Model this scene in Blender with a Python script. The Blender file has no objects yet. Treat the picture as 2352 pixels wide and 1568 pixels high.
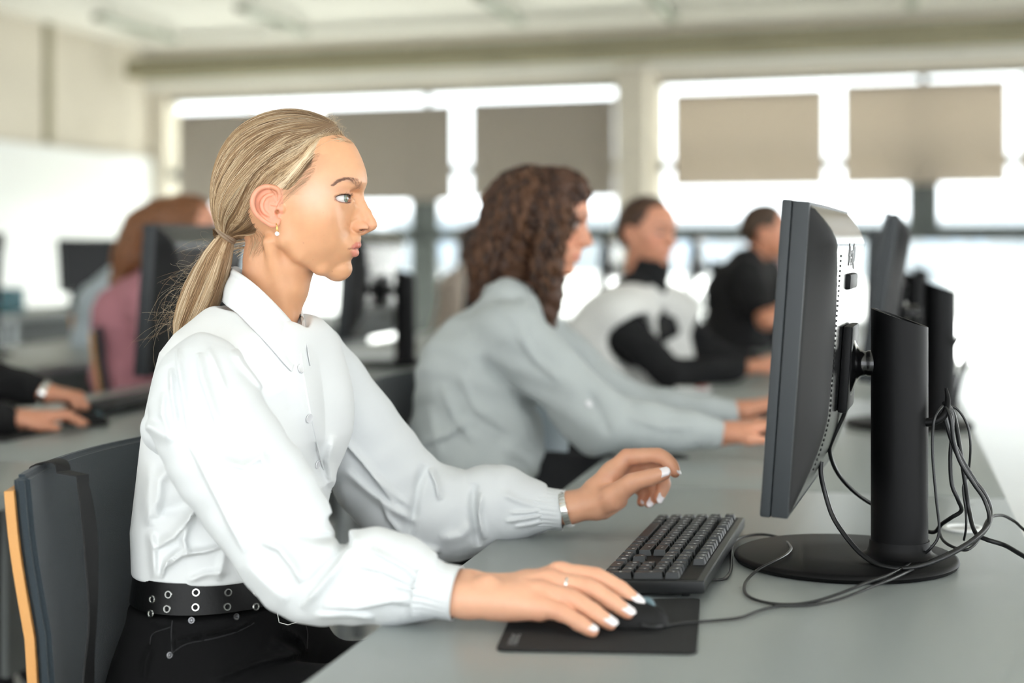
import bpy, bmesh, math, random
import numpy as np
from mathutils import Vector, Matrix, noise
from concurrent.futures import ThreadPoolExecutor
POOL = ThreadPoolExecutor(4)
def pmap(f, v):
    """evaluate f over many points on all cores"""
    if len(v) < 4000: return f(v)
    return np.concatenate(list(POOL.map(f, np.array_split(v, max(4, len(v)//20000)))))
random.seed(7); RNG = np.random.RandomState(11)
C = bpy.context.scene.collection
# ---------- camera model: focal length 3600 px on a 2352 px wide frame, level camera 1.15 m above the floor
F, CX, HY, HC = 3600.0, 1176.0, 565.0, 1.15
def P(px, py, d): return Vector(((px-CX)/F*d, d, HC-(py-HY)/F*d))
YAW = math.radians(-13.5)                       # the desk rows run 13.5 degrees off the view axis
V = np.array([math.cos(YAW), math.sin(YAW)]); U = np.array([-math.sin(YAW), math.cos(YAW)])
O2 = np.array([-0.195, 1.472])
DZ = 0.74                                       # desk height
def R(t, s, z=0.0):
    p = O2 + V*t + U*s
    return Vector((p[0], p[1], z))
# ---------- objects
def tag(o, label=None, cat=None, group=None, kind=None):
    if label: o['label'] = label
    if cat: o['category'] = cat
    if group: o['group'] = group
    if kind: o['kind'] = kind
    return o
def thing(name, label, cat, loc=(0,0,0), rz=0.0, group=None):
    o = bpy.data.objects.new(name, None); C.objects.link(o)
    o.empty_display_size = 0.05
    o.location = loc; o.rotation_euler = (0,0,rz)
    return tag(o, label, cat, group)
def adopt(o, parent, world=True):
    """parent o; with world=True its data is in world coordinates"""
    if parent is None: return o
    o.parent = parent
    if world:
        M = parent_world(parent).inverted()
        o.matrix_basis = M
    return o
def parent_world(p):
    M = Matrix.LocRotScale(p.location, p.rotation_euler, p.scale) if p.type == 'EMPTY' or p.parent is None else p.matrix_basis
    q = p
    while q.parent is not None:
        q = q.parent
        M = Matrix.LocRotScale(q.location, q.rotation_euler, q.scale) @ M if q.parent is None else q.matrix_basis @ M
    return M
def mesh_obj(name, verts, faces, mat, parent=None, world=False, smooth=False, cols=None):
    me = bpy.data.meshes.new(name)
    if isinstance(verts, np.ndarray) and isinstance(faces, np.ndarray):
        n, k = faces.shape
        me.vertices.add(len(verts)); me.vertices.foreach_set('co', verts.astype(np.float32).ravel())
        me.loops.add(n*k); me.loops.foreach_set('vertex_index', faces.astype(np.int32).ravel())
        me.polygons.add(n); me.polygons.foreach_set('loop_start', np.arange(0, n*k, k, dtype=np.int32))
        me.polygons.foreach_set('loop_total', np.full(n, k, dtype=np.int32))
        me.update(calc_edges=True); me.validate()
    else:
        me.from_pydata([tuple(v) for v in verts], [], [tuple(f) for f in faces]); me.update()
    if smooth: me.polygons.foreach_set('use_smooth', [True]*len(me.polygons))
    if cols is not None:
        for cn, arr in cols.items():
            a = me.color_attributes.new(cn, 'FLOAT_COLOR', 'POINT')
            arr = np.asarray(arr, np.float32)
            if arr.ndim == 1: arr = np.stack([arr, arr, arr], 1)
            a.data.foreach_set('color', np.concatenate([arr, np.ones((len(arr),1), np.float32)], 1).ravel())
    o = bpy.data.objects.new(name, me); C.objects.link(o)
    for m in (mat if isinstance(mat, (list, tuple)) else [mat]): me.materials.append(m)
    return adopt(o, parent, world)
def bm_obj(name, bm, mat, parent=None, world=False, smooth=None):
    me = bpy.data.meshes.new(name); bmesh.ops.recalc_face_normals(bm, faces=bm.faces[:]); bm.to_mesh(me); bm.free()
    if smooth is not None:
        if smooth is True: me.polygons.foreach_set('use_smooth', [True]*len(me.polygons))
        else: me.polygons.foreach_set('use_smooth', [True]*len(me.polygons)); me.set_sharp_from_angle(angle=math.radians(smooth))
    o = bpy.data.objects.new(name, me); C.objects.link(o); me.materials.append(mat)
    return adopt(o, parent, world)
def box(bm, lo, hi, bev=0.0, M=None, seg=2):
    r = bmesh.ops.create_cube(bm, size=1.0)
    vs = r['verts']
    for v in vs:
        v.co = Vector([lo[i] + (v.co[i]+0.5)*(hi[i]-lo[i]) for i in range(3)])
    if bev > 0:
        es = list({e for v in vs for e in v.link_edges})
        b = bmesh.ops.bevel(bm, geom=es, offset=bev, segments=seg, profile=0.6, affect='EDGES')
        vs = list(set(vs) | set(b['verts'])); vs = [v for v in vs if v.is_valid]
    if M is not None:
        for v in vs: v.co = M @ v.co
    return vs
def box_obj(name, lo, hi, mat, parent=None, bev=0.0, world=False, M=None):
    bm = bmesh.new(); box(bm, lo, hi, bev, M)
    return bm_obj(name, bm, mat, parent, world, smooth=35 if bev else None)
def tube_bm(bm, pts, rad, n=8, caps=True, flat=1.0):
    pts = [Vector(p) for p in pts]; rings = []; up = None
    rad = rad if hasattr(rad, '__len__') else [rad]*len(pts)
    for i, p in enumerate(pts):
        t = (pts[min(i+1, len(pts)-1)] - pts[max(i-1, 0)])
        t = t.normalized() if t.length > 1e-9 else Vector((0,0,1))
        if up is None: up = Vector((0,0,1)) if abs(t.z) < 0.9 else Vector((1,0,0))
        s = t.cross(up); s = s.normalized() if s.length > 1e-6 else t.orthogonal().normalized()
        up = s.cross(t).normalized()
        rings.append([bm.verts.new(p + s*math.cos(a)*rad[i] + up*math.sin(a)*rad[i]*flat)
                      for a in [2*math.pi*k/n for k in range(n)]])
    for a, b in zip(rings, rings[1:]):
        for k in range(n): bm.faces.new((a[k], a[(k+1)%n], b[(k+1)%n], b[k]))
    if caps: bm.faces.new(rings[0][::-1]); bm.faces.new(rings[-1])
def smooth_path(pts, n=8):
    """Catmull-Rom through the points"""
    p = [np.array(q, float) for q in pts]; p = [2*p[0]-p[1]] + p + [2*p[-1]-p[-2]]; out = []
    for i in range(1, len(p)-2):
        for k in range(n):
            t = k/n
            out.append(0.5*((2*p[i]) + (-p[i-1]+p[i+1])*t + (2*p[i-1]-5*p[i]+4*p[i+1]-p[i+2])*t*t + (-p[i-1]+3*p[i]-3*p[i+1]+p[i+2])*t**3))
    out.append(p[-2]); return [Vector(q) for q in out]
def tube_obj(name, pts, r, mat, parent=None, world=True, n=8, sm=6, flat=1.0):
    bm = bmesh.new(); q = smooth_path(pts, sm) if sm else [Vector(p) for p in pts]
    if hasattr(r, '__len__') and sm:
        r = list(np.interp(np.linspace(0, len(pts)-1, len(q)), range(len(pts)), r))
    tube_bm(bm, q, r, n, True, flat)
    return bm_obj(name, bm, mat, parent, world, smooth=60)
def lathe(bm, prof, n=48, M=None):
    rings = []
    for r, z in prof:
        if r < 1e-6: v = bm.verts.new((0,0,z)); rings.append([v]*n)
        else: rings.append([bm.verts.new((r*math.cos(2*math.pi*k/n), r*math.sin(2*math.pi*k/n), z)) for k in range(n)])
    for a, b in zip(rings, rings[1:]):
        for k in range(n):
            vs = []
            for v in (a[k], a[(k+1)%n], b[(k+1)%n], b[k]):
                if v not in vs: vs.append(v)
            if len(vs) > 2: bm.faces.new(vs)
    if M is not None:
        for v in {v for r in rings for v in r}: v.co = M @ v.co
def copy_tree(o, parent=None):
    c = o.copy(); C.objects.link(c)
    if parent is not None: c.parent = parent
    for ch in [x for x in list(C.objects) if x.parent == o]: copy_tree(ch, c)
    return c
# ---------- materials
def srgb(r, g, b):
    f = lambda c: (c/255/12.92) if c/255 <= 0.04045 else ((c/255+0.055)/1.055)**2.4
    return (f(r), f(g), f(b), 1)
def mat(name, col, rough=0.5, metal=0.0, bump=0.0, bscale=40, var=0.0, vscale=6, spec=0.5, coat=0.0, sheen=0.0, sss=0.0, sssr=(1,.35,.2), attr=None, trans=0.0, aniso_stretch=None, detail=4, bdist=0.002, alpha=1.0):
    m = bpy.data.materials.new(name); m.use_nodes = True; nt = m.node_tree; b = nt.nodes['Principled BSDF']
    col = col if len(col) == 4 else (*col, 1)
    b.inputs['Base Color'].default_value = col; b.inputs['Roughness'].default_value = rough
    b.inputs['Metallic'].default_value = metal; b.inputs['Specular IOR Level'].default_value = spec
    b.inputs['Coat Weight'].default_value = coat; b.inputs['Coat Roughness'].default_value = 0.15
    b.inputs['Sheen Weight'].default_value = sheen; b.inputs['Alpha'].default_value = alpha
    if sss: b.inputs['Subsurface Weight'].default_value = sss; b.inputs['Subsurface Radius'].default_value = sssr; b.inputs['Subsurface Scale'].default_value = 0.006
    if trans: b.inputs['Transmission Weight'].default_value = trans
    tc = nt.nodes.new('ShaderNodeTexCoord'); src = tc.outputs['Object']
    if aniso_stretch:
        mp = nt.nodes.new('ShaderNodeMapping'); mp.inputs['Scale'].default_value = aniso_stretch
        nt.links.new(src, mp.inputs[0]); src = mp.outputs[0]
    base = None
    if attr:
        a = nt.nodes.new('ShaderNodeVertexColor'); a.layer_name = attr; base = a.outputs['Color']
        nt.links.new(base, b.inputs['Base Color'])
    if var:
        n = nt.nodes.new('ShaderNodeTexNoise'); n.inputs['Scale'].default_value = vscale; n.inputs['Detail'].default_value = detail
        nt.links.new(src, n.inputs['Vector'])
        mr = nt.nodes.new('ShaderNodeMapRange'); mr.inputs[1].default_value = 0.3; mr.inputs[2].default_value = 0.7
        mr.inputs[3].default_value = 1-var; mr.inputs[4].default_value = 1+var
        nt.links.new(n.outputs['Fac'], mr.inputs[0])
        mx = nt.nodes.new('ShaderNodeVectorMath'); mx.operation = 'SCALE'
        if base: nt.links.new(base, mx.inputs[0])
        else: mx.inputs[0].default_value = col[:3]
        nt.links.new(mr.outputs[0], mx.inputs['Scale']); nt.links.new(mx.outputs[0], b.inputs['Base Color'])
    if bump:
        n2 = nt.nodes.new('ShaderNodeTexNoise'); n2.inputs['Scale'].default_value = bscale; n2.inputs['Detail'].default_value = detail
        nt.links.new(src, n2.inputs['Vector'])
        bp = nt.nodes.new('ShaderNodeBump'); bp.inputs['Strength'].default_value = bump; bp.inputs['Distance'].default_value = bdist
        nt.links.new(n2.outputs['Fac'], bp.inputs['Height']); nt.links.new(bp.outputs[0], b.inputs['Normal'])
    return m
# ---------- signed distance field modelling
def smin(a, b, k):
    h = np.clip(0.5+0.5*(b-a)/k, 0, 1); return b*(1-h)+a*h - k*h*(1-h)
def smax(a, b, k): return -smin(-a, -b, k)
def sph(p, c, r): return np.sqrt(((p-np.asarray(c, np.float32))**2).sum(1)) - r
def ell(p, c, r, M=None):
    q = p-np.asarray(c, np.float32)
    if M is not None: q = q @ np.asarray(M, np.float32)
    r = np.asarray(r, np.float32)
    k0 = np.sqrt(((q/r)**2).sum(1)); k1 = np.sqrt(((q/(r*r))**2).sum(1))+1e-9
    return k0*(k0-1)/k1
def cap(p, a, b, ra, rb):
    a = np.asarray(a, np.float32); b = np.asarray(b, np.float32); ab = b-a
    h = np.clip(((p-a)@ab)/max(float(ab@ab), 1e-12), 0, 1)
    return np.sqrt(((p-a-h[:,None]*ab)**2).sum(1)) - (ra+(rb-ra)*h)
def chain(p, pts, rad, k=0.004):
    f = None
    for i in range(len(pts)-1):
        g = cap(p, pts[i], pts[i+1], rad[i], rad[i+1]); f = g if f is None else smin(f, g, k)
    return f
def chain_safe(p, pts, rad, k, acc, kk):
    """smooth-union a chain into acc, computing only near it"""
    P_ = np.array(pts, np.float32); rm = max(rad)+kk*1.5+0.01
    m = ((p > P_.min(0)-rm) & (p < P_.max(0)+rm)).all(1)
    if m.any(): acc[m] = smin(acc[m], chain(p[m], pts, rad, k), kk)
    return acc
def nets(f, lo, hi, h, refine=1):
    lo = np.array(lo, np.float64); hi = np.array(hi, np.float64); B = 8
    nb = np.ceil((hi-lo)/(h*B)).astype(int); n = nb*B
    cb = np.stack(np.meshgrid(*[np.arange(k) for k in nb], indexing='ij'), -1).reshape(-1,3)
    cen = (lo + (cb*B+ (B-1)/2)*h).astype(np.float32)
    fc = pmap(f, cen); keep = np.abs(fc) < h*B*1.45
    vol = np.ones(tuple(n), np.float32)
    V6 = vol.reshape(nb[0],B,nb[1],B,nb[2],B).transpose(0,2,4,1,3,5)
    sgn = np.where(fc < 0, -1.0, 1.0).astype(np.float32)
    V6[cb[:,0],cb[:,1],cb[:,2]] = sgn[:,None,None,None]
    off = np.stack(np.meshgrid(*[np.arange(B)]*3, indexing='ij'), -1).reshape(-1,3)
    kb = cb[keep]
    def _job(i):
        ch = kb[i:i+400]
        pts = (lo + (ch[:,None,:]*B + off[None])*h).reshape(-1,3).astype(np.float32)
        V6[ch[:,0],ch[:,1],ch[:,2]] = f(pts).reshape(len(ch),B,B,B)
    list(POOL.map(_job, range(0, len(kb), 400)))
    vol = V6.transpose(0,3,1,4,2,5).reshape(tuple(n)).copy()
    for ax in range(3):
        s = [slice(None)]*3; s[ax] = 0; vol[tuple(s)] = np.maximum(vol[tuple(s)], h*.5); s[ax] = -1; vol[tuple(s)] = np.maximum(vol[tuple(s)], h*.5)
    ins = vol < 0
    cnt = np.zeros(tuple(n-1), np.int8)
    for dx in (0,1):
        for dy in (0,1):
            for dz in (0,1): cnt += ins[dx:n[0]-1+dx, dy:n[1]-1+dy, dz:n[2]-1+dz]
    act = (cnt > 0) & (cnt < 8); idx = np.argwhere(act); ids = np.full(tuple(n-1), -1, np.int32); ids[act] = np.arange(len(idx))
    cor = [(0,0,0),(1,0,0),(0,1,0),(1,1,0),(0,0,1),(1,0,1),(0,1,1),(1,1,1)]
    vals = [vol[idx[:,0]+c[0], idx[:,1]+c[1], idx[:,2]+c[2]] for c in cor]
    acc = np.zeros((len(idx),3)); num = np.zeros(len(idx))
    for a in range(8):
        for b in range(a+1, 8):
            d = np.array(cor[b])-np.array(cor[a])
            if abs(d).sum() != 1: continue
            m = (vals[a] < 0) != (vals[b] < 0); t = vals[a][m]/(vals[a][m]-vals[b][m])
            acc[m] += np.array(cor[a]) + t[:,None]*d; num[m] += 1
    verts = lo + (idx + acc/num[:,None])*h
    quads = []
    for ax in range(3):
        o1, o2 = [(1,2),(2,0),(0,1)][ax]
        s0 = [slice(1,k-1) for k in n]; s1 = [slice(1,k-1) for k in n]; s0[ax] = slice(0,n[ax]-1); s1[ax] = slice(1,n[ax])
        A = ins[tuple(s0)]; Bb = ins[tuple(s1)]; e = np.argwhere(A != Bb); 
        fl = A[tuple(e.T)]
        st = np.array([1,1,1]); st[ax] = 0; e = e + st
        def g(a, b):
            q = e.copy(); q[:,o1] -= a; q[:,o2] -= b; return ids[q[:,0],q[:,1],q[:,2]]
        Q = np.stack([g(1,1), g(0,1), g(0,0), g(1,0)], 1); Q[~fl] = Q[~fl][:, ::-1]; quads.append(Q)
    Q = np.concatenate(quads); Q = Q[(Q >= 0).all(1)]
    v = verts.astype(np.float32)
    for _ in range(refine):
        e = h*0.5; f0 = pmap(f, v); g = np.stack([pmap(f, v+np.eye(3, dtype=np.float32)[i]*e)-f0 for i in range(3)], 1)/e
        g2 = (g*g).sum(1)+1e-6; st = -(f0/g2)[:,None]*g; L = np.sqrt((st**2).sum(1))
        st *= np.minimum(1, h*0.6/(L+1e-9))[:,None]; ok = np.sqrt(((v-verts)**2).sum(1)) < h; v = v + st*0.8
    return v, Q
def sdf_obj(name, f, lo, hi, h, mat, parent=None, refine=1, colf=None, world=True):
    v, q = nets(f, lo, hi, h, refine)
    return mesh_obj(name, v, q, mat, parent, world, smooth=True, cols=None if colf is None else colf(v))
def raycast(f, px, py, d0, d1, n=400):
    """first surface point along the view ray through a pixel"""
    d = np.linspace(d0, d1, n); pts = np.stack([(px-CX)/F*d, d, HC-(py-HY)/F*d], 1).astype(np.float32)
    v = f(pts); k = np.argmax(v < 0)
    if not (v < 0).any(): k = int(np.argmin(v)); return Vector(pts[k].tolist()), d[k]
    k = max(k, 1); t = v[k-1]/(v[k-1]-v[k]+1e-12); dd = d[k-1]+(d[k]-d[k-1])*t
    return P(px, py, dd), dd
def grad(f, p, e=0.001):
    p = np.array(p, np.float32)[None]; g = np.array([float((f(p+np.eye(3, dtype=np.float32)[i]*e)-f(p-np.eye(3, dtype=np.float32)[i]*e))[0]) for i in range(3)])
    return Vector(g/ (np.linalg.norm(g)+1e-9))
def poly_dist(x, y, pl):
    """distance, and parameter 0..1, from points to a 2-D polyline; also the side"""
    best = np.full(len(x), 1e9, np.float32); tt = np.zeros(len(x), np.float32); sd = np.zeros(len(x), np.float32); n = len(pl)-1
    for i in range(n):
        ax, ay = pl[i]; bx, by = pl[i+1]; dx, dy = bx-ax, by-ay; L2 = dx*dx+dy*dy+1e-9
        t = np.clip(((x-ax)*dx+(y-ay)*dy)/L2, 0, 1); ex = x-ax-t*dx; ey = y-ay-t*dy; d = np.sqrt(ex*ex+ey*ey)
        m = d < best; best = np.where(m, d, best); tt = np.where(m, (i+t)/n, tt); sd = np.where(m, np.sign(dx*ey-dy*ex), sd)
    return best, tt, sd
def px_of(p):
    """pixel coordinates of world points"""
    return CX+F*p[:,0]/p[:,1], HY+F*(HC-p[:,2])/p[:,1]
def sstep(x): x = np.clip(x, 0, 1); return x*x*(3-2*x)
# ================= room =================
m_conc = mat('beige_concrete', srgb(216,208,192), 0.85, bump=0.25, bscale=3, var=0.06, vscale=1.2)
m_ceil = mat('ceiling_paint', srgb(240,238,230), 0.9, var=0.03, vscale=0.8)
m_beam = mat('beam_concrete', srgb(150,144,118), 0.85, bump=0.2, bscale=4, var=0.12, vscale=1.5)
m_floor = mat('pale_floor', srgb(205,205,198), 0.35, var=0.04, vscale=2)
m_frame = mat('window_frame_grey', srgb(88,94,92), 0.5)
m_white = mat('white_gloss', srgb(240,242,240), 0.3)
m_blind_l = mat('roller_fabric_dark', srgb(170,162,152), 0.9, bump=0.1, bscale=300)
m_blind_r = mat('roller_fabric_light', srgb(204,195,184), 0.9, bump=0.1, bscale=300)
m_glass = bpy.data.materials.new('window_glass'); m_glass.use_nodes = True
_nt = m_glass.node_tree; _nt.nodes.clear(); _o = _nt.nodes.new('ShaderNodeOutputMaterial'); _t = _nt.nodes.new('ShaderNodeBsdfTransparent'); _g = _nt.nodes.new('ShaderNodeBsdfGlossy')
_t.inputs[0].default_value = (.95,.97,.97,1); _g.inputs['Roughness'].default_value = 0.02
_m = _nt.nodes.new('ShaderNodeMixShader'); _m.inputs[0].default_value = 0.05
_nt.links.new(_t.outputs[0], _m.inputs[1]); _nt.links.new(_g.outputs[0], _m.inputs[2]); _nt.links.new(_m.outputs[0], _o.inputs[0])
# window wall plane
WA = math.radians(-20.0); WD = np.array([math.cos(WA), math.sin(WA)]); W0 = np.array([2.3, 15.8])   # runs right and towards the camera
WN = np.array([-WD[1], WD[0]])                                                               # outward
def wall_hit(px, off=0.0):
    """wall coordinate and depth where the column px meets the window wall (offset towards the room)"""
    k = (px-CX)/F; o = W0 - WN*off
    a = (k*o[1]-o[0])/(WD[0]-k*WD[1]); return a, o[1]+a*WD[1]
def wz(px, py, off=0.0):
    a, d = wall_hit(px, off); return a, HC-(py-HY)/F*d
def wall_M(off=0.0):
    o = W0 - WN*off
    return Matrix(((WD[0], WN[0], 0, o[0]), (WD[1], WN[1], 0, o[1]), (0,0,1,0), (0,0,0,1)))
WM = wall_M()
def wbox(bm, a0, a1, z0, z1, n0, n1, bev=0): box(bm, (a0, n0, z0), (a1, n1, z1), bev, WM)
CEIL = 3.42
a_l = wall_hit(342)[0]; a_r = wall_hit(2352)[0]+4.0
c_l = W0 + WD*a_l
ZH = wz(900, 208)[1]                                        # window head
aA0 = wall_hit(378)[0]; aA1 = wall_hit(1422)[0]; aB0 = wall_hit(1510)[0]; aB1 = a_r
bm = bmesh.new()
wbox(bm, a_l-.3, a_r, ZH, CEIL, 0, .3)
wbox(bm, a_l-.3, aA0, 0, ZH, 0, .3); wbox(bm, aA1, aB0, 0, ZH, 0, .3)
wbox(bm, aA0, aA1, 0, .02, 0, .3); wbox(bm, aB0, aB1, 0, .02, 0, .3)
tag(bm_obj('wall_back', bm, m_conc), kind='structure')
# a wide pier stands forward of the wall between the two window bands
bm = bmesh.new(); wbox(bm, wall_hit(1432)[0], wall_hit(1500)[0], 0, ZH+.12, -.30, 0)
tag(bm_obj('trim_1', bm, m_conc), kind='structure')
# concrete beam below the ceiling, in front of the windows
bm = bmesh.new()
_a, _zt = wz(1300, 97, .9); _a2, _zb = wz(1300, 143, .9)
wbox(bm, wall_hit(318, .9)[0], a_r, _zb, _zt, -1.15, -.75)
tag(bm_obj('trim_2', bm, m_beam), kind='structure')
bm = bmesh.new(); wbox(bm, a_l, a_r, ZH+.10, ZH+.22, -.12, 0)
tag(bm_obj('trim_3', bm, m_ceil), kind='structure')
ZT = wz(1915, 373)[1]; ZR = wz(2250, 535)[1]
def window(n, a0, a1, muls, fat=()):
    w = thing('window_%d' % n, None, None, (0,0,0)); w['kind'] = 'structure'
    bm = bmesh.new()
    for z0, z1 in ((ZT-.05, ZT+.05), (ZR-.08, ZR+.08), (.02,.05)): wbox(bm, a0, a1, z0, z1, .1, .17)
    wbox(bm, a0, a1, ZH-.05, ZH, .1, .17)
    bm_obj('window_frame', bm, m_frame, w)
    for a, ww, z0, z1 in muls:
        bm = bmesh.new(); wbox(bm, a-ww/2, a+ww/2, z0, z1, .1, .18); bm_obj('mullion', bm, m_frame, w)
    bm = bmesh.new(); wbox(bm, a0, a1, .02, ZH, .13, .136); bm_obj('pane', bm, m_glass, w)
A = lambda px: wall_hit(px)[0]
window(1, aA0, aA1, [(A(972), .05, ZT, ZH), (A(965), .32, .02, ZT-.1)])
window(2, aB0, aB1, [(A(2118), .07, ZT, ZH), (A(2118), .30, ZR, ZT-.05), (A(1600), .05, .02, ZR)])
# roller blinds
for m_ in (m_blind_l, m_blind_r):          # the fabric lets some daylight through
    nt = m_.node_tree; tl = nt.nodes.new('ShaderNodeBsdfTranslucent'); tl.inputs[0].default_value = m_.node_tree.nodes['Principled BSDF'].inputs['Base Color'].default_value
    mx = nt.nodes.new('ShaderNodeMixShader'); mx.inputs[0].default_value = .30 if m_ is m_blind_l else .60
    nt.links.new(nt.nodes['Principled BSDF'].outputs[0], mx.inputs[1]); nt.links.new(tl.outputs[0], mx.inputs[2]); nt.links.new(mx.outputs[0], nt.nodes['Material Output'].inputs[0])
bl = [(410,695,258,466,m_blind_l,'dark taupe roller blind behind the crown of the blonde woman in white'),
      (738,1040,247,458,m_blind_l,'taupe roller blind in front of the blonde woman\'s forehead, second in its window band'),
      (1082,1412,232,450,m_blind_l,'taupe roller blind above the curly-haired woman, next to the beige pier'),
      (1546,1894,211,424,m_blind_r,'light taupe roller blind above the woman in the white vest, right of the beige pier'),
      (1937,2314,190,418,m_blind_r,'light taupe roller blind above the back of the large near monitor'),
      (2342,2700,172,410,m_blind_r,'light taupe roller blind cut off by the picture edge')]
for x0, x1, y0, y1, m, lab in bl:
    off = .10; a0, zt0 = wz(x0, y0, off); a1, z1_ = wz(x1, y1, off); xm = (x0+x1)/2
    zt = wz(xm, y0-.02*(xm-x0), off)[1]; zb = wz(xm, y1, off)[1]
    c = W0+WD*((a0+a1)/2)-WN*off
    t = thing('roller_blind', lab, 'blind', (c[0], c[1], zb), 0, 'taupe roller blinds on the window wall')
    o = bmesh.new()
    box(o, (a0, -off-.002, zb), (a1, -off+.002, zt-.03), 0, WM); bm_obj('blind_fabric', o, m, t, True)
    o = bmesh.new(); box(o, (a0, -off-.02, zt-.06), (a1, -off+.03, zt), .01, WM); bm_obj('roller_case', o, m, t, True)
    o = bmesh.new(); box(o, (a0, -off-.008, zb-.02), (a1, -off+.008, zb), .003, WM); bm_obj('bottom_bar', o, m, t, True)
# left wall
LW = c_l
def left_pt(m, z): p = LW - U*m; return Vector((p[0], p[1], z))
LM = Matrix(((-U[0], V[0], 0, LW[0]), (-U[1], V[1], 0, LW[1]), (0,0,1,0), (0,0,0,1)))
bm = bmesh.new(); box(bm, (-.2,-.3,0), (17,0,CEIL), 0, LM); tag(bm_obj('wall_left', bm, m_conc), kind='structure')
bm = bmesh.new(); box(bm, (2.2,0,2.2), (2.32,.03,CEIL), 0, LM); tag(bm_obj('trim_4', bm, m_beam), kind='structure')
t = thing('whiteboard', 'large plain white board covering the lower left wall', 'whiteboard', left_pt(3.5, .55))
bm = bmesh.new(); box(bm, (.05,.02,.45), (7.5,.05,2.13), .004, LM); bm_obj('board_surface', bm, m_white, t, True)
bm = bmesh.new()
for lo, hi in (((.03,.0,2.13),(7.5,.06,2.16)), ((.03,.0,.42),(7.5,.06,.45)), ((.02,.0,.42),(.05,.06,2.16)), ((7.5,.0,.42),(7.53,.06,2.16))): box(bm, lo, hi, .004, LM)
bm_obj('board_frame', bm, m_white, t, True)
bm = bmesh.new(); box(bm, (-14,-3,-.1), (14,24,0)); tag(bm_obj('floor', bm, m_floor), kind='structure')
bm = bmesh.new(); box(bm, (-14,-4.5,CEIL), (14,20.5,CEIL+.2)); tag(bm_obj('ceiling', bm, m_ceil), kind='structure')
# linear ceiling lamps (switched off, thin grey bodies)
m_lamp = mat('lamp_body', srgb(168,174,160), 0.6); m_lampend = mat('lamp_end', srgb(120,122,104), 0.7)
for i, (x, y, lab) in enumerate(((318,66,'thin ceiling lamp nearest the left wall'), (632,48,'thin ceiling lamp above the blonde woman\'s head'),
        (1150,22,'thin ceiling lamp over the gap between the blonde and the curly-haired woman'), (1520,14,'thin ceiling lamp above the beige pier'),
        (2095,-16,'thin ceiling lamp above the near monitor, only its end in view'))):
    z = CEIL-.13; d = F*(z-HC)/(HY-y); c = P(x, y, d)
    t = thing('ceiling_lamp', lab, 'lamp', c, YAW, 'thin linear ceiling lamps')
    box_obj('lamp_body', (-.045,-.8,-.03), (.045,.8,.03), m_lamp, t, .01)
    box_obj('end_cap', (-.05,-.84,-.035), (.05,-.79,.035), m_lampend, t, .008)
    for s in (-.6,.6): box_obj('hanger', (-.006,s-.006,.03), (.006,s+.006,.13), m_lamp, t)
# outdoors
m_out = mat('outdoor_ground', srgb(150,150,144), 0.9); m_bld = mat('outdoor_building', srgb(190,196,200), 0.9); m_bld2 = mat('outdoor_glass', srgb(196,212,228), 0.4)
_g2 = bmesh.new(); box(_g2, (-60,18.2,-.25), (80,120,-.12)); tag(bm_obj('ground_outside', _g2, m_out), kind='structure')
for i, (x0, x1, y0, d, lab) in enumerate(((2100,2290,500,52,'pale outdoor building beyond the window behind the near monitor column'),(2310,2700,470,58,'pale outdoor building beyond the glass, cut off by the picture edge'),
        (1470,2060,498,70,'long pale building added beyond the glass behind the man in black'),(300,860,500,66,'pale building added beyond the glass behind the blonde woman'),(880,1420,490,77,'pale building added beyond the glass around the curly-haired woman'))):
    a = P(x0, y0, d); b = P(x1, y0, d); t = thing('building', lab, 'building', ((a.x+b.x)/2, d, -.12))  # band across the glass added to dim the sky glare behind the rails
    box_obj('facade', (a.x, d, -.12), (b.x, d+8, a.z), m_bld, t, 0, True)
    for k in range(3):
        w = (b.x-a.x)/7; x = a.x + w*(1+2*k); box_obj('window', (x, d-.04, .6), (x+w, d+.02, max(a.z-.5, .9)), m_bld2, t, 0, True)
# ================= furniture =================
m_desk = mat('desk_grey_laminate', srgb(148,154,152), 0.34, bump=0.04, bscale=900, spec=0.4, var=0.012, vscale=500)
m_deskedge = mat('desk_edge', srgb(95,98,97), 0.5)
m_panel = mat('desk_panel', srgb(96,100,98), 0.6)
m_steel = mat('grey_steel', srgb(150,154,154), 0.35, metal=0.8)
m_black = mat('black_plastic', srgb(9,9,10), 0.5, spec=.18, bump=0.05, bscale=1500)
m_black_rough = mat('black_plastic_matte', srgb(20,20,20), 0.6, spec=.25, bump=0.1, bscale=1800)
m_bezel = mat('bezel_plastic', srgb(34,39,42), 0.5)
m_gloss = mat('black_gloss', srgb(10,10,11), 0.2, coat=0.5)
m_screen = mat('screen_glass', srgb(9,10,11), 0.28, spec=.12)
m_cable = mat('cable_rubber', srgb(24,25,26), 0.35)
m_key = mat('keycap', srgb(33,37,39), 0.42)
m_kbd = mat('keyboard_case', srgb(25,27,28), 0.4)
m_legend = mat('key_legend', srgb(205,210,212), 0.5)
m_fab = mat('chair_fabric', srgb(38,49,56), 0.95, bump=0.5, bscale=900, var=0.25, vscale=700, sheen=0.2)
m_chairpad = m_fab
m_ply = bpy.data.materials.new('plywood_edge'); m_ply.use_nodes = True
_nt = m_ply.node_tree; _b = _nt.nodes['Principled BSDF']; _b.inputs['Roughness'].default_value = .45
_tc = _nt.nodes.new('ShaderNodeTexCoord'); _w = _nt.nodes.new('ShaderNodeTexWave'); _w.bands_direction = 'X'; _w.inputs['Scale'].default_value = 110; _w.inputs['Distortion'].default_value = 1.0; _w.inputs['Detail'].default_value = 2
_r = _nt.nodes.new('ShaderNodeValToRGB'); _r.color_ramp.elements[0].color = srgb(170,108,48); _r.color_ramp.elements[1].color = srgb(232,178,108)
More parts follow.
